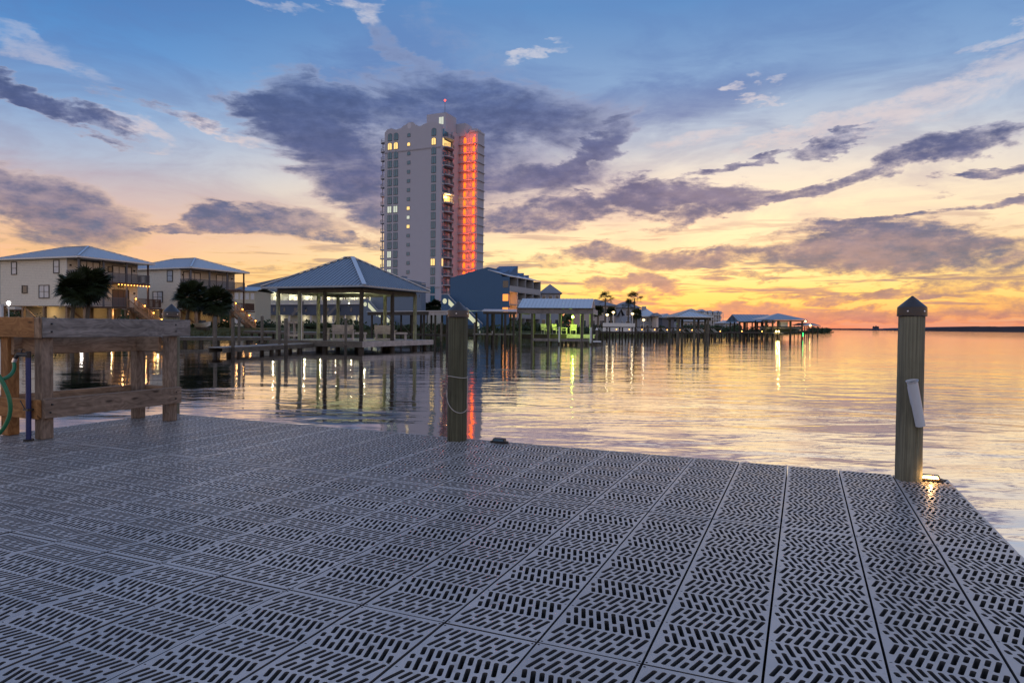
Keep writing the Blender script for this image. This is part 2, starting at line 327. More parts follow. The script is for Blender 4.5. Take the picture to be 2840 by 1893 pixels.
# ------------------------------------------------------------------ palette
def panel_mat():
    m = bpy.data.materials.new('composite_panel'); m.use_nodes = True; t = NT(m.node_tree); b = m.node_tree.nodes['Principled BSDF']
    P = t.n('ShaderNodeNewGeometry').outputs['Position']; oi = t.n('ShaderNodeObjectInfo').outputs['Random']
    big = t.noise(P, 1.1, 5, .6, .4).outputs[0]; mid = t.noise(P, 7, 6, .65, .3).outputs[0]; fine = t.noise(P, 90, 3, .6).outputs[0]
    c = t.mix(big, (.33, .295, .285), (.52, .465, .435))
    hs = t.n('ShaderNodeHueSaturation'); t.put(hs.inputs['Color'], c); t.put(hs.inputs['Value'], t.math('MULTIPLY', t.mapr(oi, 0, 1, .90, 1.10, False), t.mapr(mid, .3, .7, .86, 1.10, False)))
    c = t.mix(t.mapr(mid, .57, .72, 0, .6), hs.outputs[0], (.15, .13, .12))           # water stains
    vo = t.n('ShaderNodeTexVoronoi'); t.put(vo.inputs['Vector'], P); vo.inputs['Scale'].default_value = 2.6
    spk = t.math('MULTIPLY', t.mapr(t.math('ADD', vo.outputs['Distance'], t.math('MULTIPLY', fine, .03)), .035, .02), t.mapr(big, .48, .56))
    c = t.mix(spk, c, (.70, .68, .64))                                                   # bird marks
    t.put(b.inputs['Base Color'], c); t.put(b.inputs['Roughness'], t.mapr(mid, .3, .7, .26, .44, False)); b.inputs['Specular IOR Level'].default_value = .9
    bn = t.n('ShaderNodeBump'); bn.inputs['Strength'].default_value = .15; bn.inputs['Distance'].default_value = .002; t.put(bn.inputs['Height'], fine); t.put(b.inputs['Normal'], bn.outputs[0]); return m
M_panel = panel_mat()
M_wtan = wood('tan_weathered_lumber', (.34, .255, .195), (.12, .085, .062))
M_wgrey = wood('weathered_grey_wood', (.36, .33, .315), (.115, .105, .10))
M_wbrown = wood('brown_lumber', (.44, .30, .20), (.17, .105, .065))
M_wlamplit = wood('lamplight_tinted_lumber', (.46, .235, .09), (.20, .085, .03))  # warm lamplight put into the wood colour; no lamp stands there
M_wdark = wood('dark_wet_wood', (.10, .085, .07), (.028, .024, .02), knots=False)
M_wpile = wood('green_treated_pile', (.26, .25, .175), (.03, .029, .022), us=1.3, vs_=60, knots=False, bump=.8, rings=.08)
M_wpost = wood('grey_post_wood', (.20, .18, .15), (.07, .06, .05), knots=False)
M_wpale = wood('pale_bench_wood', (.62, .57, .54), (.34, .30, .29), knots=False)
M_deck = wood('grey_deck_boards', (.40, .39, .38), (.22, .21, .21), knots=False)
M_cap = mat('black_plastic_cap', (.016, .014, .022), .3, spec=.6, var=.3, nscale=8, bump=.1, bscale=40)
M_capr = mat('brown_plastic_cap', (.020, .012, .013), .33, spec=.6, var=.3, nscale=8, bump=.1, bscale=40)
M_screw = mat('steel_screw', (.7, .7, .72), .3, 1)
M_white = mat('white_paint', (.74, .74, .74), .5, var=.05)
M_pvc = mat('grey_white_plastic', (.60, .64, .70), .35, var=.08, nscale=12)
M_black = mat('black_plastic', (.012, .012, .014), .45)
M_rope = mat('grey_rope', (.45, .43, .40), .9, var=.2, nscale=80)
M_blue = mat('blue_pvc_pipe', (.008, .02, .11), .4, var=.2, nscale=10)
M_hose = mat('green_garden_hose', (.02, .16, .07), .4, var=.2, nscale=30)
M_warm = emit('warm_lamp', (1.0, .55, .16), 9)
M_warmdim = emit('warm_bulb', (1.0, .42, .08), 6)
M_cool = emit('white_lamp', (1.0, .93, .85), 14)
M_yel = emit('yellow_lamp', (1.0, .72, .22), 14)
M_green = emit('green_yellow_lamp', (.75, 1.0, .12), 28)
M_gled = emit('green_marker_lamp', (.05, 1.0, .25), 1.4)
M_gard = emit('garden_lantern', (1.0, .72, .36), 2.6)
M_gal = emit('gallery_bulb', (1.0, .90, .62), 6)
M_red = emit('red_lamp', (1.0, .05, .03), 5)
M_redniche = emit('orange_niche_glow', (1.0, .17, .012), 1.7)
M_litw = emit('lit_window_warm', (1.0, .62, .20), 1.15)
M_litc = emit('lit_window_pale', (.95, .85, .60), .8)
M_lito = emit('lit_balcony_orange', (1.0, .33, .06), 1.1)
M_glass = mat('window_glass', (.015, .04, .06), .08, spec=.9, var=.4, nscale=.4)
M_glassp = mat('curtained_glass_reflection', (.48, .53, .60), .12, spec=.8, var=.3, nscale=2)  # curtained glass, lightened by a bluish reflection put into its colour
M_frame = mat('dark_window_frame', (.05, .045, .04), .5)
M_trim = mat('white_trim', (.66, .64, .62), .5, var=.05)
M_roofm = mat('blue_metal_roof', (.22, .28, .36), .34, .35, var=.12, nscale=1.5)
M_roofl = mat('pale_metal_roof', (.48, .53, .60), .32, .35, var=.08, nscale=1.5)
M_roofd = mat('grey_shingle_roof', (.20, .21, .25), .8, var=.25, nscale=4)
M_siding = banded('cream_clapboard', (.80, .73, .63), 'Z', .19, .70)
M_sid_pink = banded('pale_clapboard', (.74, .66, .64), 'Z', .19, .75)
M_greyclad = banded('grey_blue_cladding', (.15, .20, .28), 'XY', .4, .85)
M_blueclad = banded('blue_vertical_cladding', (.055, .13, .25), 'XY', .4, .85)
M_stucco = mat('white_stucco', (.47, .46, .53), .85, var=.05, nscale=.5, bump=.2, bscale=3)
M_stucco2 = mat('cream_stucco', (.70, .62, .52), .85, var=.06, nscale=.5)
M_rail = wood('brown_rail_wood', (.16, .105, .085), (.06, .04, .035), knots=False)
M_railg = mat('grey_rail', (.13, .13, .15), .6)
M_under = mat('dim_under_house', (.45, .38, .28), .8, var=.1)
M_leafd = mat('dark_palm_leaf', (.020, .031, .011), .5, var=.35, nscale=.8, spec=.3)
M_leafb = mat('brown_palm_skirt', (.16, .10, .05), .8, var=.3, nscale=2)
M_leaf = mat('shrub_leaf', (.035, .055, .02), .6, var=.4, nscale=1.2, spec=.3)
M_trunk = mat('palm_trunk', (.12, .10, .08), .9, var=.35, nscale=6, bump=.6, bscale=12)

# ------------------------------------------------------------------ water
def water_mat():
    m = bpy.data.materials.new('sea_water'); m.use_nodes = True; t = NT(m.node_tree); m.node_tree.nodes.clear()
    P = t.n('ShaderNodeNewGeometry').outputs['Position']
    mp = t.n('ShaderNodeMapping'); t.put(mp.inputs['Vector'], P); mp.inputs['Rotation'].default_value = (0, 0, rad(-9)); mp.inputs['Scale'].default_value = (.45, 1.0, 1)
    a = t.noise(mp.outputs[0], 1.05, 2, .5, .5).outputs[0]
    b = t.noise(mp.outputs[0], 3.6, 3, .55, .6).outputs[0]
    c = t.noise(mp.outputs[0], .22, 2, .5, .3).outputs[0]
    # patches of ruffled and of still water
    patch = t.noise(mp.outputs[0], .075, 3, .55, .8).outputs[0]
    ruf = t.mapr(patch, .40, .62, .25, 1.0)
    sx = t.n('ShaderNodeSeparateXYZ'); t.put(sx.inputs[0], P)
    calm = t.mapr(sx.outputs[0], -9.0, 8.0, .45, 1.15)      # sheltered basin at left, open bay at right
    h = t.math('ADD', t.math('MULTIPLY', t.math('MULTIPLY', a, calm), .021), t.math('ADD', t.math('MULTIPLY', t.math('MULTIPLY', b, t.math('MULTIPLY', ruf, calm)), .0085), t.math('MULTIPLY', c, .034)))
    bn = t.n('ShaderNodeBump'); bn.inputs['Strength'].default_value = 1.0; bn.inputs['Distance'].default_value = 1.0; t.put(bn.inputs['Height'], h)
    gl = t.n('ShaderNodeBsdfGlossy'); gl.inputs['Roughness'].default_value = .035; t.put(gl.inputs['Normal'], bn.outputs[0]); gl.inputs['Color'].default_value = (1, 1, 1, 1)
    df = t.n('ShaderNodeBsdfDiffuse'); df.inputs['Color'].default_value = (.010, .016, .022, 1)
    fr = t.n('ShaderNodeLayerWeight'); fr.inputs['Blend'].default_value = .5; t.put(fr.inputs['Normal'], bn.outputs[0])
    ff = t.math('ADD', t.math('MULTIPLY', t.math('POWER', fr.outputs['Facing'], 2.0), .44), .56, clamp=True)
    mx = t.n('ShaderNodeMixShader'); t.put(mx.inputs[0], ff); t.put(mx.inputs[1], df.outputs[0]); t.put(mx.inputs[2], gl.outputs[0])
    o = t.n('ShaderNodeOutputMaterial'); t.put(o.inputs[0], mx.outputs[0]); return m
wm = MB(); wm.face([(-7000, -2000, 0), (7000, -2000, 0), (7000, 12000, 0), (-7000, 12000, 0)])
struct('water', wm.data('water', water_mat()))

# ------------------------------------------------------------------ the dock under the camera
DOCKZ = .72; YAW = rad(23.314); PW = .305; PL = 1.5265; NC, NR = 22, 6
dock = thing('dock', 'grey slotted composite dock platform filling the foreground', 'dock', (2.6957, 4.1426, 0), -YAW)
def panel_mesh():
    """one slotted panel: eleven zigzag rows of long and short slots, real holes"""
    w, L, th = PW-.0075, PL-.004, .07
    holes = []
    rp = (L-.024)/11
    def slot(c0, c1, hw):          # centre-line ends -> octagon with clipped corners
        d = (c1-c0).normalized(); n = Vector((-d.y, d.x)); e = hw*.55
        return [c0+n*(hw-e), c0+d*e+n*hw, c1-d*e+n*hw, c1+n*(hw-e), c1-n*(hw-e), c1-d*e-n*hw, c0+d*e-n*hw, c0-n*(hw-e)]
    for r in range(11):
        y0 = .012+r*rp+.0085; y1 = .012+(r+1)*rp-.0085; H = y1-y0
        sgn = 1 if r % 2 == 0 else -1
        sh = .315*H*sgn          # sideways shift over the row
        k = 0
        for i in range(-2, 15):
            xa = .018+i*.0247; k = i % 2
            x0, x1 = (xa-sh/2, xa+sh/2)
            cut = .60 if k else .36
            for f0, f1 in ((-.03, cut-.06), (cut+.06, 1.03)):
                # keep within the solid margins
                g0, g1 = f0, f1
                def xat(f): return x0+(x1-x0)*f
                lo, hi = .0125, w-.0125
                for _ in range(40):
                    if not lo <= xat(g0) <= hi: g0 += .025
                    if not lo <= xat(g1) <= hi: g1 -= .025
                if g1-g0 < .07 or not (lo <= xat(g0) <= hi and lo <= xat(g1) <= hi): continue
                holes.append(slot(Vector((xat(g0), y0+H*g0)), Vector((xat(g1), y0+H*g1)), .0069))
    for yy in (.009, L-.009):
        for xx in (.006, w-.006): holes.append([Vector((xx+.004*math.cos(a*math.pi/3), yy+.004*math.sin(a*math.pi/3))) for a in range(6)])
    for q in (2, 4, 7, 9):
        for xx in (.009, w-.009): holes.append(slot(Vector((xx-.004, .015+q*rp)), Vector((xx+.004, .015+q*rp)), .002))
    V = [Vector((0, 0)), Vector((w, 0)), Vector((w, L)), Vector((0, L))]; F = [[0, 1, 2, 3]]
    for h in holes:
        if sum(a.x*b.y-b.x*a.y for a, b in zip(h, h[1:]+h[:1])) < 0: h = h[::-1]
        i = len(V); V += h; F.append(list(range(i, i+len(h))))
    E_ = [(f[i], f[(i+1) % len(f)]) for f in F for i in range(len(f))]
    vv, ee, ff, ov, oe, of = delaunay_2d_cdt(V, E_, F, 1, 1e-7)
    inside = set()
    tri = []
    for f, o in zip(ff, of):
        if list(o) == [0]: tri.append(list(f))
    bm = bmesh.new(); bv = [bm.verts.new((p.x, p.y, 0)) for p in vv]
    for f in tri:
        try: bm.faces.new([bv[i] for i in f])
        except ValueError: pass
    bm.normal_update()
    for f in bm.faces:
        if f.normal.z < 0: f.normal_flip()
    edges = [e for e in bm.edges if len(e.link_faces) == 1]
    r = bmesh.ops.extrude_edge_only(bm, edges=edges)
    low = [g for g in r['geom'] if isinstance(g, bmesh.types.BMVert)]
    for v_ in low: v_.co.z -= th
    bmesh.ops.delete(bm, geom=[v_ for v_ in bm.verts if not v_.link_faces], context='VERTS')
    bmesh.ops.recalc_face_normals(bm, faces=bm.faces)
    me = bpy.data.meshes.new('deck_panel'); bm.to_mesh(me); bm.free()
    if sum(p.normal.z*p.area for p in me.polygons) < 0: me.flip_normals()
    me.materials.append(M_panel); me.materials.append(mat('slot_wall_shade', (.08, .075, .075), .6))  # near-black side faces: shade painted into the slot walls
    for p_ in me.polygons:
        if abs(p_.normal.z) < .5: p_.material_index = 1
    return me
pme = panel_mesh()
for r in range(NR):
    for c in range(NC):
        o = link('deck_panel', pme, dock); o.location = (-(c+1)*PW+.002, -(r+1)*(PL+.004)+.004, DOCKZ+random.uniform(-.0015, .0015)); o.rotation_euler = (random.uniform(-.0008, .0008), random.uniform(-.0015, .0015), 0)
DW, DL = NC*PW, NR*(PL+.004)
for k in range(NR+1):      # cross beams under the panel ends and middles
    y = -k*(PL+.004)+(.0 if 0 < k < NR else (-.05 if k == 0 else .05))
    MB().box(-DW+.02, -.02, y-.045, y+.045, DOCKZ-.30, DOCKZ-.076).build('joist', M_wdark, dock)
    if k < NR:
        for q in (.33, .67):
            yy = y-PL*q; MB().box(-DW+.05, -.05, yy-.02, yy+.02, DOCKZ-.30, DOCKZ-.078).build('joist', M_wdark, dock)
for x in (-.03, -DW+.03): MB().box(x-.022, x+.022, -DL+.01, -.1, DOCKZ-.32, DOCKZ-.074).build('side_beam', M_wdark, dock)
for x in (-1.6, -4.9):
    for y in (-3.2, -6.2, -8.8): MB().cyl((x, y, -1.5), (x, y, DOCKZ-.31), .10, n=12).build('support_pile', M_wdark, dock)
DM = frame_of(dock)
def dpt(x, y, z): return DM @ Vector((x, y, z))

def capped_pile(label, loc, r, ztop, zcap, rcap, capmat, lean=(0, 0), screws=3, sa=0, wm_=None):
    t = thing('dock_pile', label, 'pile', loc)
    # the shaft: a slightly uneven round timber with drying cracks
    mb = MB(); NS, NZ = 56, 44; random.seed(int(r*1e5)+int(ztop*1e4)); ck = [(random.uniform(0, 6.28), random.uniform(.2, 1.2), random.uniform(.3, 1.0), random.uniform(.004, .009)) for _ in range(9)]; ph = [random.uniform(0, 6.28) for _ in range(6)]
    def rr(a, z):
        q = r*(1.015-.012*z)+.0022*math.sin(2*a+ph[0]+z*.8)+.0016*math.sin(3*a+ph[1]-z*1.7)+.0012*math.sin(5*a+ph[2]+z*2.6)+random.uniform(-.0006, .0006)
        for ca, cz, cl, cdp in ck:
            da = abs((a-ca-.1*math.sin(z*3+ca)+math.pi) % (2*math.pi)-math.pi)
            if cz < z < cz+cl and da < .06: q -= cdp*(1-da/.06)
        return q
    zs_ = [-1.6, 0]+[.1+(zcap+.02-.1)*k/NZ for k in range(NZ+1)]; G = [[Vector((rr(2*math.pi*i/NS, z)*math.cos(2*math.pi*i/NS), rr(2*math.pi*i/NS, z)*math.sin(2*math.pi*i/NS), z)) for i in range(NS)] for z in zs_]
    for k in range(len(zs_)-1):
        for i in range(NS):
            j = (i+1) % NS; mb.face([G[k][i], G[k][j], G[k+1][j], G[k+1][i]], [(zs_[k], i*2*math.pi*r/NS), (zs_[k], (i+1)*2*math.pi*r/NS), (zs_[k+1], (i+1)*2*math.pi*r/NS), (zs_[k+1], i*2*math.pi*r/NS)])
    mb.build('shaft', wm_ or M_wpile, t, True); random.seed(5)
    c = MB().lathe([(rcap, zcap-.005), (rcap*1.02, zcap), (rcap*1.0, zcap+.046), (rcap*.985, zcap+.052), (rcap*.5, zcap+.052+(ztop-zcap-.052)*.52), (rcap*.10, ztop-.004), (rcap*.05, ztop), (0, ztop)], n=36).build('cap', capmat, t, 18)
    for k in range(screws):
        a = -math.pi/2+sa+(k-1)*1.15
        MB().ball((rcap*1.02*math.cos(a), rcap*1.02*math.sin(a), zcap+.025), .006, 8, 5).build('screw', M_screw, c)
    t.rotation_euler = (lean[0], lean[1], 0)
    return t
def on_ray(px, Y): d = ray(px, 1200); return Vector((d.x/d.y*Y, Y, 0))
pR = on_ray(2521.5, 4.135); pM = on_ray(1268, 5.37); pL = on_ray(476, 6.92)
capped_pile('round dock pile with brown cone cap and white rod holder at right corner', (pR.x, pR.y, 0), .0735, 1.842, 1.722, .0805, M_capr, sa=.35)
capped_pile('round dock pile with black cone cap and loose rope at dock edge', (pM.x, pM.y, 0), .0755, 1.823, 1.700, .084, M_cap, sa=-.1, wm_=wood('dark_olive_pile', (.12, .12, .075), (.014, .014, .010), us=1.3, vs_=60, knots=False, bump=.8, rings=.08))  # middle pile uses a darker olive copy of the pile wood
capped_pile('dock pile behind the wooden table frame, only its black cone cap showing', (pL.x, pL.y, 0), .075, 1.82, 1.69, .083, M_cap)
# rod holder
dR = Vector((0, -1, 0)); o = thing('rod_holder', 'white plastic fishing rod holder screwed aslant to right dock pile', 'rod holder', (0, 0, 0))
h0 = pt(2553, 1180, 4.04); h1 = pt(2529.5, 1055, 4.01)
mb = MB(); ax = (h1-h0).normalized()
mb.cyl(h0, h1, .0265, .029, 24, False); mb.cyl(h1-ax*.012, h1, .029, .035, 24, False); mb.cyl(h0+ax*.002, h1-ax*.002, .023, .025, 24, False)
b_ = mb.build('tube', M_pvc, o, True)
MB().cyl(h1-ax*.012, h1-ax*.013, .026, n=24).build('tube_mouth', M_black, o)
MB().ball(pt(2553, 1151, 4.013), .0055, 8, 5).build('screw', M_black, o)
_m = (h0+h1)/2; MB().beam(_m+ax*.10+Vector((0, .03, 0)), _m-ax*.10+Vector((0, .03, 0)), .03, .022, (1, 0, 0)).build('mounting_plate', M_pvc, o)
# rope on the middle pile
o = thing('rope', 'thin frayed grey rope tied round the middle dock pile', 'rope', (pM.x, pM.y, 0))
mb = MB(); R_ = .080
zr = 1.63-(1046-903)/1876*5.3
mb.tube([(R_*math.cos(a), R_*math.sin(a), zr+.006*math.sin(a*2)) for a in [i*math.pi/18 for i in range(37)]], .0032, 6)
mb.build('wrapped_loop', M_rope, o, True)
z0 = 1.63-(1093-903)/1876*5.3; z1 = 1.63-(1145-903)/1876*5.3
pts = []
for i in range(25):
    f = i/24; a = math.pi+f*math.pi; pts.append((.084*math.cos(a), .084*math.sin(a), z0-(z0-z1)*math.sin(f*math.pi*.80)**.9))
MB().tube(pts, .003, 6).build('hanging_loop', M_rope, o, True)
MB().tube([(-.08, -.012, z0), (-.088, -.02, z0+.03), (-.082, -.03, z0-.03), (-.078, -.035, z0+.01)], .004, 6).build('knot', M_rope, o, True)
MB().tube([(.078, -.02, zr), (.083, -.03, zr-.1), (.079, -.035, zr-.2), (.083, -.03, zr-.27)], .003, 6).build('loose_end', M_rope, o, True)

# small lights on the deck
def dock_light(label, loc, rz, on):
    t = thing('deck_light', label, 'light', loc, rz, 'low lights fixed to the dock edge')
    MB().prism([(-.065, -.028, 0), (.065, -.028, 0), (.075, .0, 0), (.065, .028, 0), (-.065, .028, 0), (-.075, 0, 0)], (0, 0, .012)).build('base', M_black, t)
    MB().prism([(-.055, -.024, .0125), (.055, -.024, .0125), (.046, -.014, .034), (-.046, -.014, .034)], (0, .034, 0)).build('housing', M_black if not on else M_capr, t)
    MB().prism([(-.044, -.0255, .014), (.044, -.0255, .014), (.038, -.018, .030), (-.038, -.018, .030)], (0, -.002, 0)).build('lens', M_warm if on else M_glass, t)
    if on: lamp(t, (0, -.045, .035), .55, (1, .55, .2), .012)
dock_light('lit amber deck light glowing beside the right dock pile', dpt(-.115, -.10, DOCKZ+.003), -YAW, True)
dock_light('unlit black deck light right of the middle dock pile', dpt(-3.00, -.075, DOCKZ+.003), -YAW, False)

# ------------------------------------------------------------------ wooden table frame at left
tb = thing('cleaning_table', 'weathered wooden table frame standing at the dock\'s left edge', 'table', dpt(0, 0, 0), -YAW)
xF, xB, yN, yR, S = -6.225, -6.645, -1.505, -.375, .089
for (x, y, m) in ((xF, yN, M_wtan), (xF, yR, M_wtan), (xB, yN, M_wlamplit), (xB, yR, M_wtan)):
    MB().box(x-S/2, x+S/2, y-S/2, y+S/2, DOCKZ+.002, 1.52).build('leg', m, tb)
t38 = .038
MB().box(xF+S/2+.001, xF+S/2+t38, yN-.06, yR+.16, 1.505, 1.655).build('top_rail', M_wgrey, tb)
MB().box(xB-S/2-.03, xF+S/2-.001, yN-S/2-t38, yN-S/2-.001, 1.503, 1.660).build('top_rail', M_wlamplit, tb)
MB().box(xF+S/2-.03, xF+S/2+t38-.004, yN-S/2-t38-.001, yN-.062, 1.500, 1.658).build('end_block', M_wbrown, tb)
MB().box(xB-S/2-t38, xB-S/2-.001, yN-.05, yR+.12, 1.503, 1.655).build('top_rail', M_wbrown, tb)
MB().box(xB-S/2+.001, xF+S/2-.002, yR+S/2+.001, yR+S/2+t38, 1.503, 1.652).build('top_rail', M_wbrown, tb)
MB().box(xB+S/2+.001, xB+S/2+t38, yN-.02, yR+.02, 1.36, 1.50).build('inner_apron', M_wbrown, tb)
MB().box(xB+S/2, xF-S/2, yR-S/2-t38, yR-S/2-.001, 1.365, 1.50).build('inner_apron', M_wbrown, tb)
MB().box(xB+S/2, xF-S/2, yN+S/2+.001, yN+S/2+t38, 1.365, 1.50).build('inner_apron', M_wbrown, tb)
zl0, zl1 = .885, 1.035
MB().box(xF+S/2+.001, xF+S/2+t38, yN-.045, yR+.06, zl0, zl1).build('low_rail', M_wtan, tb)
MB().box(xB-S/2-t38, xB-S/2-.001, yN-.045, yR+.045, zl0, zl1).build('low_rail', M_wbrown, tb)
MB().box(xB-S/2, xF+S/2, yN-S/2-t38, yN-S/2-.001, zl0-.004, zl1-.006).build('low_rail', M_wlamplit, tb)
MB().box(xB-S/2, xF+S/2, yR+S/2+.001, yR+S/2+t38, zl0, zl1-.003).build('low_rail', M_wbrown, tb)
for o_ in tb.children:
    bv_ = o_.modifiers.new('rounded_edges', 'BEVEL'); bv_.width = .005; bv_.segments = 2
for (y_, z_) in ((yN, 1.55), (yN, 1.61), (yR, 1.55), (yR, 1.61), (yN, .93), (yN, .99), (yR, .93), (yR, .99)):
    MB().cyl((xF+S/2+t38-.001, y_+random.uniform(-.015, .015), z_), (xF+S/2+t38+.003, y_, z_), .007, n=8).build('screw', M_black, tb)
# riser pipe with a tap, and the hose on it
o = thing('riser_pipe', 'blue water pipe with black tap strapped to table leg', 'pipe', dpt(0, 0, 0), -YAW)
xp, yp = xF-.015, yN-S/2-t38-.024
MB().cyl((xp, yp, DOCKZ+.004), (xp, yp, 1.355), .0185, n=16).build('pipe', M_blue, o, True)
mb = MB(); mb.cyl((xp, yp, 1.35), (xp, yp, 1.40), .019, n=12); mb.cyl((xp+.02, yp-.01, 1.375), (xp-.085, yp-.02, 1.375), .015, n=12); mb.cyl((xp-.085, yp-.02, 1.38), (xp-.105, yp-.03, 1.345), .014, n=12); mb.cyl((xp-.05, yp-.02, 1.375), (xp-.05, yp-.02, 1.41), .006, n=8); mb.box(xp-.075, xp-.025, yp-.03, yp-.01, 1.41, 1.418)
mb.build('tap', M_black, o, True)
MB().cyl((xp, yp, DOCKZ+.002), (xp, yp, DOCKZ+.012), .035, n=16).build('foot_flange', M_black, o)
MB().box(xp-.028, xp+.028, yp-.024, yp+.024, .95, .965).build('strap', M_black, o)
MB().beam((xp-.01, yp-.02, .96), (xp-.015, yp-.05, 1.03), .006, .006).build('hook', M_black, o)
o = thing('garden_hose', 'green garden hose hanging from the tap at far left', 'hose')
def bez(P, n=24):
    out = []
    for i in range(n+1):
        f = i/n; Q = [Vector(p) for p in P]
        while len(Q) > 1: Q = [a.lerp(b, f) for a, b in zip(Q, Q[1:])]
        out.append(Q[0])
    return out
tp = DM @ Vector((xp-.105, yp-.03, 1.345))
MB().cyl(tp, tp+Vector((-.012, 0, -.03)), .016, n=12).build('coupling', M_screw, o, True)
P0 = tp+Vector((-.012, 0, -.03))
MB().tube(bez([P0, pt(50, 1040, 5.1), pt(5, 1060, 5.0), pt(-25, 1052, 5.0)]), .0135, 10).build('upper_run', M_hose, o, True)
MB().tube(bez([pt(-25, 1010, 4.95), pt(20, 1075, 4.95), pt(50, 1120, 4.97), pt(36, 1185, 5.0), pt(-40, 1232, 5.0)]), .0145, 10).build('lower_run', M_hose, o, True)

# ------------------------------------------------------------------ land
SH = [(-900, 12), (-140, 20), (-72, 40), (-54, 55), (-39, 71), (-33.5, 84), (-27, 97), (-20, 100), (-12, 95), (-4, 88), (5, 86), (11, 92), (16, 104), (26, 114), (42, 137), (62, 168), (88, 214), (115, 264), (150, 335), (192, 402),
      (188, 432), (150, 520), (60, 1500), (-900, 1500)]
def sdist(x, y):
    d = 1e9; ins = False
    for (x0, y0), (x1, y1) in zip(SH, SH[1:]+SH[:1]):
        ex, ey = x1-x0, y1-y0; t = max(0, min(1, ((x-x0)*ex+(y-y0)*ey)/(ex*ex+ey*ey))); q = math.hypot(x-x0-ex*t, y-y0-ey*t); d = min(d, q)
        if (y0 > y) != (y1 > y) and x < x0+(y-y0)*ex/ey: ins = not ins
    return d if ins else -d
def land_z(x, y):
    d = sdist(x, y)
    if d < -4: return -1.2
    if d < 0: return .05+d*.3
    f = min(1, d/9); return .05+(f*f*(3-2*f))*.95+.08*math.sin(x*.31)*math.sin(y*.27)*f
gx = [-900, -500, -300, -220, -180]+[-150+3.6*i for i in range(100)]+[230, 300]
gy = [8+3.2*i for i in range(45)]+[155+9*i for i in range(35)]+[480, 540, 700, 1000, 1500]
gm = bpy.data.meshes.new('ground'); gv = [(x, y, land_z(x, y)) for y in gy for x in gx]; nx = len(gx)
gm.from_pydata(gv, [], [(j*nx+i, j*nx+i+1, (j+1)*nx+i+1, (j+1)*nx+i) for j in range(len(gy)-1) for i in range(nx-1)])
gm.polygons.foreach_set('use_smooth', [True]*len(gm.polygons))
mg = bpy.data.materials.new('coarse_lawn'); mg.use_nodes = True; t_ = NT(mg.node_tree); b_ = mg.node_tree.nodes['Principled BSDF']
tc_ = t_.n('ShaderNodeTexCoord').outputs['Object']
t_.put(b_.inputs['Base Color'], t_.ramp(t_.noise(tc_, .8, 8, .7).outputs[0], [(.3, (.035, .035, .018)), (.5, (.07, .075, .03)), (.7, (.16, .14, .09))])); b_.inputs['Roughness'].default_value = .95; b_.inputs['Specular IOR Level'].default_value = .1
bn_ = t_.n('ShaderNodeBump'); bn_.inputs['Distance'].default_value = .15; t_.put(bn_.inputs['Height'], t_.noise(tc_, 5, 6, .7).outputs[0]); t_.put(b_.inputs['Normal'], bn_.outputs[0])
gm.materials.append(mg); struct('ground', gm)
# marsh grass along the water's edge
mb = MB()
seg = [(SH[i], SH[i+1]) for i in range(2, 19)]
for (a, b) in seg:
    L = math.dist(a, b); n_ = int(L*11*(1 if a[1] < 120 else .35))
    for _ in range(n_):
        f = random.random(); ex, ey = (b[0]-a[0])/L, (b[1]-a[1])/L; off = random.uniform(.2, 5.5)*random.random()**.6
        x, y = a[0]+(b[0]-a[0])*f-ey*off, a[1]+(b[1]-a[1])*f+ex*off; z = land_z(x, y)-.05; h = random.uniform(.25, .75)
        for k in range(3):
            q = random.uniform(0, 6.28); w = .05; lx, ly = random.uniform(-.25, .25), random.uniform(-.25, .25)
            mb.face([(x-w*math.cos(q), y-w*math.sin(q), z), (x+w*math.cos(q), y+w*math.sin(q), z), (x+lx, y+ly, z+h)])
gme = bpy.data.meshes.new('marsh_grass'); gme.from_pydata(mb.v, [], mb.f); gme.materials.append(mat('dry_marsh_grass', (.085, .08, .035), .9, var=.4, nscale=.7, spec=.1))
o = link('marsh_grass', gme); o['kind'] = 'stuff'; tag(o, 'dark olive marsh grass along the waterline below the houses', 'grass')
# far shore across the bay
M_far = mat('haze_tinted_shore_trees', (.085, .085, .115), 1, var=.3, nscale=.01, spec=0)  # foliage colour with bluish distance haze mixed in
def shore(name, pts, Y, thick, seed):
    random.seed(seed); mb = MB(); P = []
    for (xa, ya), (xb, yb) in zip(pts, pts[1:]):
        n_ = max(2, int(abs(xb-xa)/3))
        for i in range(n_):
            f = i/n_; P.append((xa+(xb-xa)*f, ya+(yb-ya)*f+random.uniform(-.7, .7)))
    V = [pt(x, y, Y) for x, y in P]
    for a, b in zip(V, V[1:]):
        c, d = Vector((b.x, b.y+thick, b.z*.8)), Vector((a.x, a.y+thick, a.z*.8))
        mb.face([(a.x, a.y, -1), (b.x, b.y, -1), b, a]); mb.face([a, b, c, d])
    return struct(name, mb.data(name, M_far))
shore('far_shore', [(2480, 914.5), (2560, 911.5), (2620, 908), (2700, 905), (2780, 905.5), (2840, 905), (3100, 907), (3700, 908), (4600, 915)], 3600, 500, 3)
shore('distant_coast', [(2240, 911), (2330, 911), (2400, 911), (2460, 912), (2560, 913), (2700, 915)], 6800, 400, 4)
for i, (x0, x1, y) in enumerate(((2421, 2425, 904), (2427, 2432, 903), (2433, 2437, 904.5))):
    a, b = pt(x0, y, 6700), pt(x1, y, 6700); t = thing('distant_tower', ['leftmost', 'tallest middle', 'rightmost'][i]+' of three tiny towers on the far coast', 'tower', ((a.x+b.x)/2, 6700, 0), 0, 'tiny towers on the far coast')
    w = (b.x-a.x)/2; MB().box(-w, w, -8, 8, 0, a.z*.86).build('shaft', M_far, t); MB().box(-w*.6, w*.6, -5, 5, a.z*.861, a.z).build('top_storey', M_far, t)
random.seed(11)

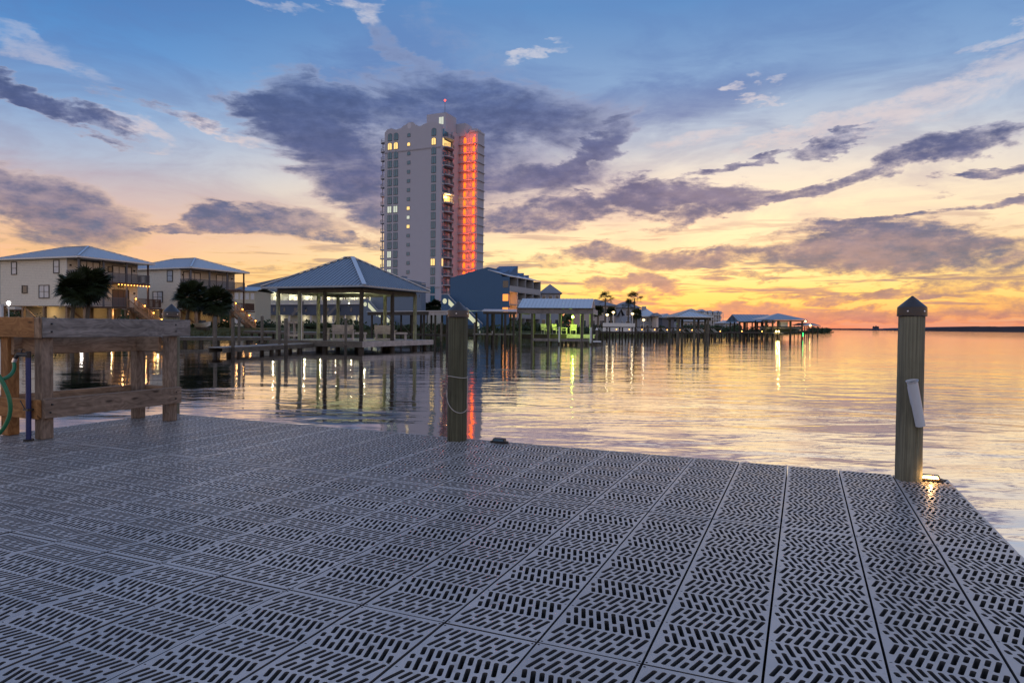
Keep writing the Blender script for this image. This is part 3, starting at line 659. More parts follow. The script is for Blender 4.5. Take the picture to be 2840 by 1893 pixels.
# ------------------------------------------------------------------ shared builders
def hip_roof(t, La, Lb, z0, z1, m, name='roof', pitch=.42, rib=.035, cap=.2, th=.16, x0=0, y0=0, mcap=None):
    D = La/2; c = [(x0, y0), (x0+La, y0), (x0+La, y0+Lb), (x0, y0+Lb)]; r0, r1 = (x0+D, y0+D), (x0+D, y0+Lb-D)
    mb = MB(); Z = lambda p, z: (p[0], p[1], z)
    mb.face([Z(c[0], z0), Z(c[1], z0), Z(r0, z1)]); mb.face([Z(c[2], z0), Z(c[3], z0), Z(r1, z1)])
    if Lb-La > .02:
        mb.face([Z(c[1], z0), Z(c[2], z0), Z(r1, z1), Z(r0, z1)]); mb.face([Z(c[3], z0), Z(c[0], z0), Z(r0, z1), Z(r1, z1)])
    else:
        mb.face([Z(c[1], z0), Z(c[2], z0), Z(r0, z1)]); mb.face([Z(c[3], z0), Z(c[0], z0), Z(r0, z1)])
    for i in range(4): mb.face([Z(c[i], z0-th), Z(c[(i+1) % 4], z0-th), Z(c[(i+1) % 4], z0), Z(c[i], z0)])
    mb.face([Z(p, z0-th) for p in c[::-1]])
    ro = mb.build(name, m, t)
    if pitch:
        rb = MB(); mm = (z1-z0)/D
        for (p, e, nrm, L) in ((c[0], (1, 0), (0, 1), La), (c[1], (0, 1), (-1, 0), Lb), (c[2], (-1, 0), (0, -1), La), (c[3], (0, -1), (1, 0), Lb)):
            s_ = pitch/2
            while s_ < L:
                run = min(s_, L-s_, D)
                if run > .1:
                    a = (p[0]+e[0]*s_, p[1]+e[1]*s_, z0+rib/2); b = (a[0]+nrm[0]*run, a[1]+nrm[1]*run, z0+mm*run+rib/2); rb.beam(a, b, rib, rib)
                s_ += pitch
        rb.build('roof_seams', m, ro, kind='stuff')
    if cap:
        for p, r in ((c[0], r0), (c[1], r0), (c[2], r1), (c[3], r1)): MB().beam(Z(p, z0+.05), Z(r, z1+.05), cap, .05).build('hip_cap', mcap or m, ro)
        if Lb-La > .3: MB().beam(Z(r0, z1+.05), Z(r1, z1+.05), cap, .05).build('ridge_cap', mcap or m, ro)
    return ro
def gable_roof(t, x0, x1, y0, y1, z0, z1, m, along='x', name='roof', pitch=.5, th=.12):
    mb = MB(); rb = MB()
    if along == 'x':
        ym = (y0+y1)/2
        for s in (0, 1):
            ye = y0 if s == 0 else y1; mb.prism([(x0, ye, z0-th), (x0, ye, z0), (x0, ym, z1), (x0, ym, z1-th)], (x1-x0, 0, 0))
            x = x0+pitch/2
            while x < x1: rb.beam((x, ye, z0+.02), (x, ym, z1+.02), .04, .04); x += pitch
    else:
        xm = (x0+x1)/2
        for s in (0, 1):
            xe = x0 if s == 0 else x1; mb.prism([(xe, y0, z0-th), (xe, y0, z0), (xm, y0, z1), (xm, y0, z1-th)], (0, y1-y0, 0))
            y = y0+pitch/2
            while y < y1: rb.beam((xe, y, z0+.02), (xm, y, z1+.02), .04, .04); y += pitch
    ro = mb.build(name, m, t); rb.build('roof_seams', m, ro, kind='stuff'); return ro
def rail(t, p0, p1, h, m, gap=.13, name='railing', w=.04):
    p0, p1 = Vector(p0), Vector(p1); mb = MB(); U = Vector((0, 0, 1)); L = (p1-p0).length; n_ = max(1, int(L/gap))
    mb.beam(p0+U*h, p1+U*h, .09, .045); mb.beam(p0+U*.1, p1+U*.1, .04, .07)
    for i in range(n_+1):
        p = p0.lerp(p1, i/n_); mb.beam(p+U*.1, p+U*h, w, w)
    return mb.build(name, m, t)
def window(t, axis, val, c0, c1, z0, z1, pane=None, nx_=2, nz=2, fw=.09, name='window', mf=None, dirn=-1):
    """framed window on the plane local[axis] = val, facing -axis"""
    if c0 > c1: c0, c1 = c1, c0
    def P(c, z, off): return (val+dirn*off, c, z) if axis == 0 else (c, val+dirn*off, z)
    def bx(mb, a, b, za, zb, o0, o1):
        p, q = P(a, za, o0), P(b, zb, o1); mb.box(min(p[0], q[0]), max(p[0], q[0]), min(p[1], q[1]), max(p[1], q[1]), za, zb)
    f = MB(); bx(f, c0-fw, c0, z0-fw, z1+fw, .0, .07); bx(f, c1, c1+fw, z0-fw, z1+fw, .0, .07); bx(f, c0, c1, z0-fw, z0, .0, .068); bx(f, c0, c1, z1, z1+fw, .0, .068)
    for i in range(1, nx_): c = c0+(c1-c0)*i/nx_; bx(f, c-.035, c+.035, z0, z1, .0, .055)
    for i in range(1, nz): z = z0+(z1-z0)*i/nz; bx(f, c0, c1, z-.025, z+.025, .0, .05)
    o = f.build(name, mf or M_frame, t)
    g = MB(); bx(g, c0, c1, z0, z1, .004, .03); g.build('pane', pane or M_glass, o); return o
def wpart(t, mb, name, m, smooth=False, kind=None):   # a part given in world coordinates
    o = mb.build(name, m, t, smooth, kind); o.matrix_parent_inverse = frame_of(t).inverted(); return o
def sub(parent, mb, name, m, smooth=False): return mb.build(name, m, parent, smooth)

# ------------------------------------------------------------------ beach houses on stilts, at left
def stair(t, x0, x1, y0, y1, z0, z1, n_=12, lights=True, m=None):
    m = m or M_rail; s = MB()
    st = thing  # (kept local)
    so_ = None
    mb = MB()
    for y in (y0, y1): mb.beam((x0, y, z1-.12), (x1, y, z0-.05), .05, .28)
    so_ = mb.build('stair_stringers', M_wbrown, t)
    for i in range(n_):
        f = (i+.5)/n_; x = x0+(x1-x0)*f; z = z1+(z0-z1)*(i+1)/n_+.1; w = (x1-x0)/n_*.62
        MB().box(x-w, x+w, y0, y1, z-.05, z).build('tread', M_wgrey, so_)
    for y in (y0, y1):
        r = MB(); r.beam((x0, y, z1+1.0), (x1, y, z0+1.0), .09, .06); r.beam((x0, y, z1+.2), (x1, y, z0+.2), .05, .07)
        k = int((x1-x0)/.16)
        for i in range(k+1): f = i/k; x = x0+(x1-x0)*f; z = z1+(z0-z1)*f; r.beam((x, y, z+.15), (x, y, z+1.0), .04, .04)
        for f in (0, .5, 1): x = x0+(x1-x0)*f; z = z1+(z0-z1)*f; r.beam((x, y, z-.5), (x, y, z+1.12), .1, .1)
        r.build('stair_railing', M_wbrown, so_)
    if lights:
        for f in (.02, .34, .67, .98):
            x = x0+(x1-x0)*f; z = z1+(z0-z1)*f+1.13; p = (x, y0-.10, z-.12)
            sub(so_, MB().ball(p, .085, 8, 6), 'stair_light', M_warmdim); lamp(t, (x, y0-.3, z-.12), 9, (1, .5, .15), .06)
def house(label, N, ang, group=None, far=False):
    t = thing('beach_house', label, 'house', (N[0], N[1], 0), ang, group)
    ze, zr = 8.9, 10.67
    hip_roof(t, 10.06, 14.3, ze, zr, M_roofl, mcap=M_roofl)
    MB().box(.5, 9.56, 2.5, 13.8, 3.4, ze-.17).build('wall', M_siding, t)
    for x, y in ((.5, 2.5), (9.56, 2.5), (.5, 13.8)): MB().box(x-.06, x+.06, y-.06, y+.06, 3.4, ze-.18).build('corner_board', M_trim, t)
    MB().box(.35, 9.7, .42, 2.49, 6.16, 6.34).build('upper_porch_floor', M_rail, t)
    MB().box(.35, 10.7, -.35, 2.49, 3.22, 3.41).build('lower_porch_floor', M_rail, t)
    for x in (.5, 3.5, 6.5, 9.5): MB().box(x-.08, x+.08, .5, .66, 3.42, ze-.17).build('porch_post', M_railg if x < 9 else M_rail, t)
    rail(t, (.5, .48, 6.34), (9.6, .48, 6.34), 1.05, M_railg); rail(t, (.42, .6, 6.34), (.42, 2.4, 6.34), 1.05, M_railg); rail(t, (9.62, .6, 6.34), (9.62, 2.4, 6.34), 1.05, M_railg)
    rail(t, (.45, -.3, 3.41), (5.55, -.3, 3.41), 1.05, M_railg); rail(t, (7.2, -.3, 3.41), (10.6, -.3, 3.41), 1.05, M_rail); rail(t, (10.62, -.2, 3.41), (10.62, 2.3, 3.41), 1.05, M_rail)
    for x in (.75, 3.65, 6.55, 9.35):
        for y in (-.1, 2.75, 6.5, 10.1, 13.5): MB().box(x-.15, x+.15, y-.15, y+.15, .3, 3.215 if y < 0 else 3.395).build('stilt', M_wbrown, t)
    for a, b in (((.75, 6.5), (.75, 10.1)), ((.75, 10.1), (.75, 13.5)), ((3.65, 2.75), (.75, 2.75))):
        MB().beam((*a, 1.0), (*b, 3.3), .08, .2).build('brace', M_wbrown, t)
    MB().box(2.6, 9.0, 4.6, 13.2, .6, 3.38).build('storage_wall', M_under, t)
    MB().box(.5, 9.56, 2.5, 13.8, 3.33, 3.397).build('floor_frame', M_wbrown, t)
    stair(t, 5.75, 9.5, -1.65, -.42, .95, 3.41)
    if not far:
        lamp(t, (1.3, 7.8, 2.7), 60, (1, .74, .36), .15); lamp(t, (6.0, 2.6, 2.7), 45, (1, .68, .32), .15)
    return t
t1 = house('cream clapboard stilt house with blue metal roof and string-lit porch, nearest at left', (-48.1, 75), math.atan2(9.4, 3.6))
t2 = house('cream clapboard stilt house with lamps down its stair, behind the paired palms', (-41.9, 88.2), math.atan2(8.8, 3.95))
t0 = house('stilt house cut off by the left picture edge, mostly behind the nearest house', (-74.5, 103), math.atan2(9.4, 3.6), far=True)
def z5(x, y): return x*.19125, 660+y*.19125
def z6(x, y): return 380+x*.1722, 690+y*.1722
def pxwin(t, conv, axis, val, x0, x1, y0, y1, **kw):
    a = lhit(t, *conv(x0, (y0+y1)/2), axis, val); b = lhit(t, *conv(x1, (y0+y1)/2), axis, val)
    u = lhit(t, *conv((x0+x1)/2, y0), axis, val).z; d = lhit(t, *conv((x0+x1)/2, y1), axis, val).z
    return window(t, axis, val, a[1-axis], b[1-axis], d+.08, u-.08, **kw)
for w in ((175, 240, 345, 530), (785, 856, 318, 510)): pxwin(t1, z5, 0, .5, *w, nx_=1, pane=M_glassp)
pxwin(t1, z5, 0, .5, 328, 395, 686, 800, nx_=1, nz=1); pxwin(t1, z5, 0, .5, 574, 711, 680, 872, pane=M_glassp)
pxwin(t1, z5, 1, 2.5, 1165, 1435, 335, 560, nx_=3, nz=1, pane=M_glassp); pxwin(t1, z5, 1, 2.5, 1570, 1628, 415, 495, nx_=1, nz=1)
def door(t, x0, x1, z0, z1, pane, nx_=3): return window(t, 1, 2.5, x0, x1, z0, z1, pane=pane, nx_=nx_, nz=1, name='sliding_door')
door(t1, 6.2, 8.7, 6.42, 8.35, M_glassp); door(t1, 6.2, 8.3, 3.5, 5.5, mat('brown_curtain', (.12, .07, .05), .5)); door(t1, 1.2, 3.2, 3.5, 5.5, M_glass)
for x, z in ((9.1, 8.0), (9.1, 5.2), (.9, 8.0)): MB().box(x-.08, x+.08, 2.34, 2.49, z-.1, z+.1).build('wall_sconce', M_black, t1)
pxwin(t2, z6, 0, .5, 494, 572, 345, 528, nx_=1, pane=M_glassp); pxwin(t2, z6, 0, .5, 264, 410, 684, 866, pane=M_glassp)
door(t2, 1.0, 3.6, 6.42, 8.35, M_glassp); door(t2, 6.4, 8.4, 6.42, 8.35, M_glassp, 2); door(t2, 6.3, 8.4, 3.5, 5.4, M_glassp, 2); door(t2, 1.2, 3.2, 3.5, 5.4, M_glass)
for x, z in ((9.1, 8.0), (9.1, 5.2), (.8, 8.0)): MB().box(x-.08, x+.08, 2.34, 2.49, z-.1, z+.1).build('wall_sconce', M_black, t2)
window(t0, 0, .5, 4, 4.8, 6.6, 8.2, nx_=1, pane=M_glassp)
# house number over the lower door of the first house
fc = bpy.data.curves.new('house_number', 'FONT'); fc.body = '454'; fc.size = .62; fc.extrude = .02; fo = bpy.data.objects.new('tmp_text', fc); COL.objects.link(fo)
dg_ = bpy.context.evaluated_depsgraph_get(); nm = bpy.data.meshes.new_from_object(fo.evaluated_get(dg_)); bpy.data.objects.remove(fo)
nm.transform(Matrix.Translation((6.75, 2.46, 5.72)) @ Matrix.Rotation(math.pi/2, 4, 'X')); nm.materials.clear(); nm.materials.append(M_frame); link('house_number', nm, t1)
sg = thing('string_lights', 'string of small amber bulbs along the nearest house\'s upper porch edge', 'string lights', t1.location, t1.rotation_euler.z)
MB().tube([(5.2+.1*i, .38, 6.12-.05*abs(math.sin(i*.75))) for i in range(45)], .012, 5).build('wire', M_black, sg)
for i in range(11): MB().ball((5.3+.42*i, .38, 6.06), .062, 8, 6).build('bulb', M_warmdim, sg)
for x in (6.0, 7.6, 9.2): lamp(sg, (x, .7, 5.9), 11, (1, .52, .18), .1)
# yard lamps
def post_lamp(label, base, h, m, w=20, col=(1, .9, .75), r=.05, hr=.16, group=None):
    t = thing('lamp_post', label, 'lamp post', base, 0, group)
    MB().cyl((0, 0, 0), (0, 0, h), r, n=10).build('post', M_white, t, True)
    MB().lathe([(hr*.5, h), (hr, h+.22), (hr*1.05, h+.26), (hr*.4, h+.36), (0, h+.38)], n=10).build('lantern', m, t, True)
    if w: lamp(t, (0, 0, h+.75), w, col, .15)
p = pt(24, 840, 66); post_lamp('white lamp post with bright white lantern at far left edge', (p.x, 66, land_z(p.x, 66)), p.z-land_z(p.x, 66)-.2, M_cool, 30, (1, .95, .9))
p = pt(3, 846, 64); t = thing('white_post', 'plain white square post at the far left edge', 'post', (p.x, 64, land_z(p.x, 64)))
MB().box(-.13, .13, -.13, .13, 0, p.z-land_z(p.x, 64)).build('shaft', M_white, t); MB().box(-.17, .17, -.17, .17, p.z-land_z(p.x, 64), p.z-land_z(p.x, 64)+.08).build('top_plate', M_white, t)
p = pt(226, 888, 70); post_lamp('low lit lamp on the lawn hidden behind the table rail', (p.x, 70, land_z(p.x, 70)-.02), .45, M_cool, 12, (1, .92, .85), .04, .14)

# ------------------------------------------------------------------ palms and shrubs
def fan(mb, base, d, pet, R, nb, droop):
    """one fan leaf: stalk end at base+d*pet, blades spreading round d"""
    d = d.normalized(); c = base+d*pet; c.z -= pet*droop*.3
    s = d.cross(Vector((0, 0, 1)))
    s = s.normalized() if s.length > .1 else Vector((1, 0, 0))
    u = s.cross(d).normalized(); tw = random.uniform(-.5, .5); s, u = s*math.cos(tw)+u*math.sin(tw), u*math.cos(tw)-s*math.sin(tw)
    mb.face([base+s*.02, base-s*.02, c])
    for i in range(nb):
        a = (i/(nb-1)-.5)*3.0; q = (d*math.cos(a)+s*math.sin(a)); L = R*(.75+.25*math.cos(a))*random.uniform(.85, 1.05)
        m_ = c+q*L*.55+u*.06*R; e = c+q*L; e.z -= L*droop*(.35+.3*random.random()); w = q.cross(u)*(.085 if nb > 10 else .05)*R
        mb.face([c, m_+w, e, m_-w])
def palm(label, base, h, R, kind='sabal', lean=(0, 0), group=None, skirt=False):
    t = thing('palm_tree', label, 'palm tree', base, 0, group)
    top = Vector((lean[0], lean[1], h)); tr = MB(); prev = None; n_ = 8
    for i in range(n_):
        f0, f1 = i/n_, (i+1)/n_; a = Vector((lean[0]*f0**1.5, lean[1]*f0**1.5, h*f0-.1)); b = Vector((lean[0]*f1**1.5, lean[1]*f1**1.5, h*f1)); r = .17 if kind == 'sabal' else .13
        tr.cyl(a, b, r*(1.15-.25*f0), r*(1.10-.25*f1), 9, False)
    tr.build('trunk', M_trunk, t, True)
    mb = MB(); nf = 130 if kind == 'sabal' else 30
    for k in range(nf):
        el = math.asin(random.uniform(-.85, .98)) if kind == 'sabal' else math.asin(random.uniform(-.45, .95)); a = random.uniform(0, 6.283)
        d = Vector((math.cos(a)*math.cos(el), math.sin(a)*math.cos(el), math.sin(el)))
        dr = (.12 if kind == 'sabal' else .3)+.3*max(0, .5-el*.6)
        if kind == 'sabal': fan(mb, top+Vector((0, 0, -.1)), d, R*random.uniform(.25, .62), R*random.uniform(.45, .6), 13, dr)
        else: fan(mb, top, d, R*random.uniform(.38, .6), R*random.uniform(.4, .55), 10, dr*.8)
    me = bpy.data.meshes.new('crown'); me.from_pydata([tuple(v) for v in mb.v], [], mb.f); me.materials.append(M_leafd); link('crown', me, t)
    if skirt:
        mb = MB()
        for k in range(70):
            a = random.uniform(0, 6.283); d = Vector((math.cos(a), math.sin(a), random.uniform(-1.6, -.5))); fan(mb, top+Vector((0, 0, -.35)), d, R*.2, R*.48, 9, .5)
        me = bpy.data.meshes.new('dead_skirt'); me.from_pydata([tuple(v) for v in mb.v], [], mb.f); me.materials.append(M_leafb); link('dead_skirt', me, t)
    return t
def palm_at(label, px, py, Y, R, basepx=None, **kw):
    c = pt(px, py, Y); b = pt(basepx or px, py, Y); z = land_z(b.x, Y); return palm(label, (b.x, Y, z), c.z-z, R, lean=(c.x-b.x, 0), **kw)
g = 'bushy palms before the stilt houses'
palm_at('bushy cabbage palm with leaning trunk, left of the pair before the nearest house', 206, 798, 63, 1.85, 196, group=g)
palm_at('bushy cabbage palm before the nearest house, right of its leaning twin', 252, 785, 64, 2.0, 236, group=g)
palm_at('taller round palm with lit brown skirt, left of the pair before the second house', 530, 820, 70, 2.0, 510, group=g, skirt=True)
palm_at('rounder shorter palm before the second house, its twin\'s right neighbour', 601, 834, 69, 1.85, 592, group=g, skirt=True)
def shrub(label, c, rx, ry, rz, n_=420, m=None, leaf=.14, group=None, name='shrub', cat='shrub'):
    t = thing(name, label, cat, (c[0], c[1], c[2]), 0, group); mb = MB(); lob = [(random.uniform(-.6, .6)*rx, random.uniform(-.6, .6)*ry, random.uniform(.25, .75)*rz*1.3, random.uniform(.4, .65)) for _ in range(7)]
    for k in range(n_):
        lx, ly, lz, lr = random.choice(lob); d = Vector((random.gauss(0, 1), random.gauss(0, 1), random.gauss(0, 1))).normalized()*random.uniform(.55, 1.08)
        p = Vector((lx+d.x*lr*rx, ly+d.y*lr*ry, max(.03, lz+d.z*lr*rz))); a = Vector((random.gauss(0, 1), random.gauss(0, 1), random.gauss(0, 1))).normalized(); b = a.orthogonal().normalized(); L = leaf*random.uniform(.6, 1.4)
        mb.face([p-a*L, p+b*L*.5, p+a*L, p-b*L*.5])
    me = bpy.data.meshes.new('foliage'); me.from_pydata([tuple(v) for v in mb.v], [], mb.f); me.materials.append(m or M_leaf); link('foliage', me, t)
    s = MB()
    for k in range(6):
        a = random.uniform(0, 6.28); s.cyl((0, 0, -.1), (math.cos(a)*rx*.5, math.sin(a)*ry*.5, rz*.9), .03, .012, 5)
    s.build('stems', M_trunk, t); return t
def shrub_at(label, px, ytop, Y, w_px, **kw):
    c = pt(px, ytop, Y); z = land_z(c.x, Y); h = max(.5, c.z-z); r = w_px/2*Y/FPX; return shrub(label, (c.x, Y, z), r, r*.8, h*.62, **kw)
shrub_at('loose twiggy shrub under the nearest stilt house', 148, 842, 67, 60, n_=260, leaf=.16)
shrub_at('low dense dark shrub before the nearest stilt house', 125, 866, 64, 84, n_=700)
shrub_at('low leafy shrub at the foot of the nearest house\'s stair', 330, 866, 72, 62, n_=600)
shrub_at('dark shrub at the left edge under the nearest house', 40, 855, 70, 34, n_=300)

# ------------------------------------------------------------------ small boat under the second house
bp = pt(564, 893, 86); t = thing('small_boat', 'small white boat with raised bow on blocks under the second stilt house', 'boat', (bp.x, 86, land_z(bp.x, 86)), rad(-25))
prof = [(-1.2, .55, .45), (-.4, .62, .5), (.5, .5, .55), (1.3, .05, .78)]
mb = MB()
for (x0, w0, h0), (x1, w1, h1) in zip(prof, prof[1:]):
    for s in (-1, 1):
        mb.face([(x0, 0, .35), (x1, 0, .35+(.25 if x1 > 1 else 0)), (x1, s*w1, .35+h1), (x0, s*w0, .35+h0)])
    mb.face([(x0, -w0, .35+h0), (x1, -w1, .35+h1), (x1, w1, .35+h1), (x0, w0, .35+h0)])
mb.face([(-1.2, 0, .35), (-1.2, .55, .8), (-1.2, -.55, .8)]); mb.build('hull', M_white, t)
MB().box(-.5, .1, -.35, .35, .85, 1.25).build('console', M_glass, t); MB().box(-1.0, .9, -.3, .3, 0, .36).build('block_stand', M_wdark, t)

# ------------------------------------------------------------------ pavilion on the neighbouring pier
def added_uplight(parent, loc, watts, col):
    l = bpy.data.lights.new('added_uplight', 'SPOT'); l.energy = watts; l.color = col; l.shadow_soft_size = .06; l.spot_size = rad(172); l.spot_blend = .5
    o = bpy.data.objects.new('added_uplight', l); COL.objects.link(o); o.location = (loc[0], loc[1], loc[2]+.02); o.rotation_euler = (math.pi, 0, 0); o.parent = parent
pv = thing('pavilion', 'open boat pavilion with blue hipped metal roof on timber posts over water', 'pavilion', (-8.72, 39.8, 0), math.atan2(6.8, 3.07))
ZD = .62; ze = 3.96
hip_roof(pv, 7.46, 8.03, ze, 6.05, M_roofm, pitch=.30, rib=.04, cap=.26, th=.10, mcap=M_roofl)
for a, b in (((.75, .75), (6.7, .75)), ((.75, .75), (.75, 7.28)), ((6.7, .75), (6.7, 7.28)), ((.75, 7.28), (6.7, 7.28))):
    MB().beam((*a, ze-.25), (*b, ze-.25), .14, .28).build('eave_beam', M_wpost, pv)
MB().box(.85, 6.6, .85, 7.18, ze-.16, ze-.12).build('ceiling', mat('pale_ceiling_boards', (.55, .50, .38), .7, var=.1), pv)
PP = [(.75, .75), (.75, 3.5), (.75, 5.5), (.75, 7.28), (4.0, .75), (6.7, .75), (6.7, 3.2), (6.7, 5.2), (6.7, 7.28), (4.6, 7.28)]
M_lpost = wood('lamplit_post_wood', (.36, .38, .26), (.17, .18, .12), knots=False)  # post wood with pale green lamplight put into its colour
for i, (x, y) in enumerate(PP):
    MB().cyl((x, y, ZD), (x, y, ze-.26), .125, n=14).build('post', M_wdark if i in (0, 1, 4) else M_lpost, pv, True)
    MB().cyl((x, y, -1), (x, y, ZD-.01), .17, n=12).build('pile', M_wdark, pv, True)
for x, y in ((2.5, 2.2), (4.6, 4.0), (8.2, .9), (8.2, 4.0), (2.6, 5.2)): MB().cyl((x, y, -1), (x, y, ZD-.3), .15, n=10).build('pile', M_wdark, pv, True)
for i in range(40):
    y0 = .5+i*.18; MB().box(.52, 8.6, y0, y0+.172, ZD-.04, ZD).build('deck_board', M_deck, pv)
MB().box(.46, .515, .45, 7.75, ZD-.36, ZD-.005).build('deck_fascia', M_wpost, pv); MB().box(.47, 8.62, .42, .49, ZD-.34, ZD-.003).build('deck_fascia', M_wpale, pv); MB().box(8.605, 8.66, .45, 7.75, ZD-.34, ZD-.004).build('deck_fascia', M_wpost, pv)
MB().box(.55, 8.58, .55, 7.7, ZD-.30, ZD-.05).build('deck_frame', M_wdark, pv)
MB().lathe([(.02, ze-1.1), (.10, ze-1.06), (.13, ze-1.0)], (3.73, 4.0, 0), 12).build('added_uplight_bowl', M_frame, pv); MB().cyl((3.73, 4.0, ze-1.0), (3.73, 4.0, ze-.16), .012, n=6).build('added_uplight_stem', M_frame, pv); added_uplight(pv, (3.73, 4.0, ze-1.0), 650, (.92, 1.0, .62))  # unseen fitting: bowl, stem and spot added to light the ceiling
MB().cyl((.75, 5.35, ZD), (.75, 5.35, ze-.3), .022, n=8).build('conduit', M_white, pv)
for i in range(6): MB().beam((5.0+.45*i, .75, ze-.42), (5.0+.45*i, .75, ze-.20), .03, .03).build('hanging_rod_hook', M_wpost, pv)
def in_pv(x, y, z): return frame_of(pv) @ Vector((x, y, z))
# things on the pavilion deck
def bench(label, loc, rz):
    t = thing('slatted_bench', label, 'bench', loc, rz, 'benches on the pavilion deck')
    W_ = 1.35
    for i in range(4): MB().box(-W_/2, W_/2, .30+.03*i, .325+.03*i, .45+.135*i, .57+.135*i).build('back_slat', M_wpale, t)
    for i in range(5): MB().box(-W_/2, W_/2, -.30+.12*i, -.20+.12*i, .40, .435).build('seat_slat', M_wpale, t)
    for s in (-1, 1):
        MB().beam((s*.6, .28, 0), (s*.6, .46, 1.0), .09, .05).build('rear_leg', M_wpale, t); MB().beam((s*.6, -.28, 0), (s*.6, -.28, .62), .09, .05).build('front_leg', M_wpale, t)
        MB().box(s*.66-.08, s*.66+.08, -.42, .32, .62, .66).build('armrest', M_wpale, t)
    MB().box(.72, 1.45, -.35, .25, .40, .52).build('side_shelf', M_wpale, t)
    for y in (-.28, .18): MB().beam((1.35, y, 0), (1.35, y, .4), .09, .05).build('shelf_leg', M_wpale, t)
    MB().box(-.66, .66, -.34, .34, .02, .10).build('foot_rail', M_wpale, t); return t
p = pt(952, 943, 43.2); bench('pale slatted bench in the pavilion, left one beside the picnic table', (p.x, 43.2, ZD+.002), rad(18))
p = pt(1068, 941, 45.4); bench('pale slatted bench in the pavilion, right one near the deck end', (p.x, 45.4, ZD+.002), rad(18))
p = pt(932, 942, 44.3); t = thing('picnic_table', 'wooden picnic table at the left of the pavilion benches', 'picnic table', (p.x, 44.3, ZD+.002), rad(10))
for i in range(5): MB().box(-.62, .62, -.34+.14*i, -.22+.14*i, .72, .76).build('top_plank', M_wpale, t)
for s in (-1, 1):
    MB().box(-.62, .62, s*.62-.13, s*.62+.13, .42, .46).build('seat_plank', M_wpale, t)
    for q in (-1, 1): MB().beam((s*.48, q*.6, 0), (s*.48, q*.12, .72), .09, .05).build('leg', M_wpale, t)
    MB().beam((s*.48, -.7, .40), (s*.48, .7, .40), .05, .09).build('crossbar', M_wpale, t)
p = pt(819, 938, 45.8); t = thing('potting_stand', 'pale two-tier wooden stand at the pavilion\'s left side', 'stand', (p.x, 45.8, ZD+.002), rad(8))
MB().box(-.52, .52, -.3, .3, 1.02, 1.20).build('top_box', M_wpale, t); MB().box(-.5, .5, -.28, .28, .16, .32).build('low_shelf', M_wpale, t)
for x in (-.45, -.05, .45):
    for y in (-.24, .24): MB().box(x-.045, x+.045, y-.045, y+.045, 0, 1.02).build('leg', M_wpale, t)
# catwalks and the boardwalk back to the shore
def walk(label, p0, p1, z, w=1.1, m=None, npile=5, fascia=.22, board=True):
    p0, p1 = Vector((p0[0], p0[1], 0)), Vector((p1[0], p1[1], 0)); d = p1-p0; L = d.length; t = thing('boardwalk', label, 'boardwalk', p0, math.atan2(d.y, d.x))
    n_ = max(2, int(L/.5)) if board else 1
    for i in range(n_): MB().box(L*i/n_+.01, L*(i+1)/n_-.01, -w/2, w/2, z-.05, z).build('plank', m or M_deck, t)
    for s in (-1, 1): MB().box(0, L, s*w/2-.03 if s > 0 else -w/2-.03, (w/2+.03) if s > 0 else -w/2+.03, z-fascia-.05, z-.055).build('side_beam', M_wpost, t)
    for i in range(npile):
        x = L*(i+.5)/npile
        for s in (-1, 1): MB().cyl((x, s*w*.38, -1), (x, s*w*.38, z-.06), .12, n=9).build('pile', M_wdark, t, True)
    return t
a, b = gz(598, 962, .46), in_pv(.3, 4.5, 0); walk('low grey catwalk running out left from the pavilion', a, b, .46, .8, npile=3)
a, b = gz(395, 932.5, .62), gz(752, 933.5, .62); walk('long grey boardwalk from the left shore to the pavilion', a, b, .62, 1.3, npile=8)
a, b = pt(690, 912, 74), pt(900, 918, 66); walk('dark walkway behind the pavilion near the shore', (a.x, a.y), (b.x, b.y), .85, 1.2, npile=5, board=False)
# loose mooring piles
def mooring(label, px, ytop, Y, w_px, m=None):
    p = pt(px, ytop, Y); r = w_px/2*Y/FPX; t = thing('mooring_pile', label, 'pile', (p.x, Y, 0), 0, 'bare mooring piles round the pavilion')
    MB().lathe([(r*1.05, -1.2), (r*1.05, .3), (r*1.02, .45)], n=12).build('wet_foot', M_wdark, t, True)
    MB().lathe([(r*1.0, .45), (r, p.z-.03), (r*.9, p.z), (0, p.z+.01)], n=12).build('shaft', m or M_wpost, t, True); return t
for L in (('mooring pile at the outer end of the low catwalk, leftmost of all', 597, 879, 34.2, 9.5), ('mooring pile second from left, nearest beside the catwalk', 646, 882, 33.4, 9), ('thinner dark mooring pile just right of the catwalk end', 663, 879, 36, 7.5),
          ('mooring pile midway along the low catwalk, behind it', 727, 876, 41, 8), ('left of two piles beside the pavilion\'s wooden stand', 775, 874, 38.5, 8), ('right, stouter of two piles beside the wooden stand', 793, 883, 37, 10.2), ('dark slender pile standing before the pavilion picnic table', 959, 886, 38.4, 7.2)):
    mooring(*L)
mooring('thin lone pile right of the black-capped dock pile', 1316, 893, 52, 5); mooring('thin pile between pavilion and black-capped dock pile', 1224, 894, 50, 6)

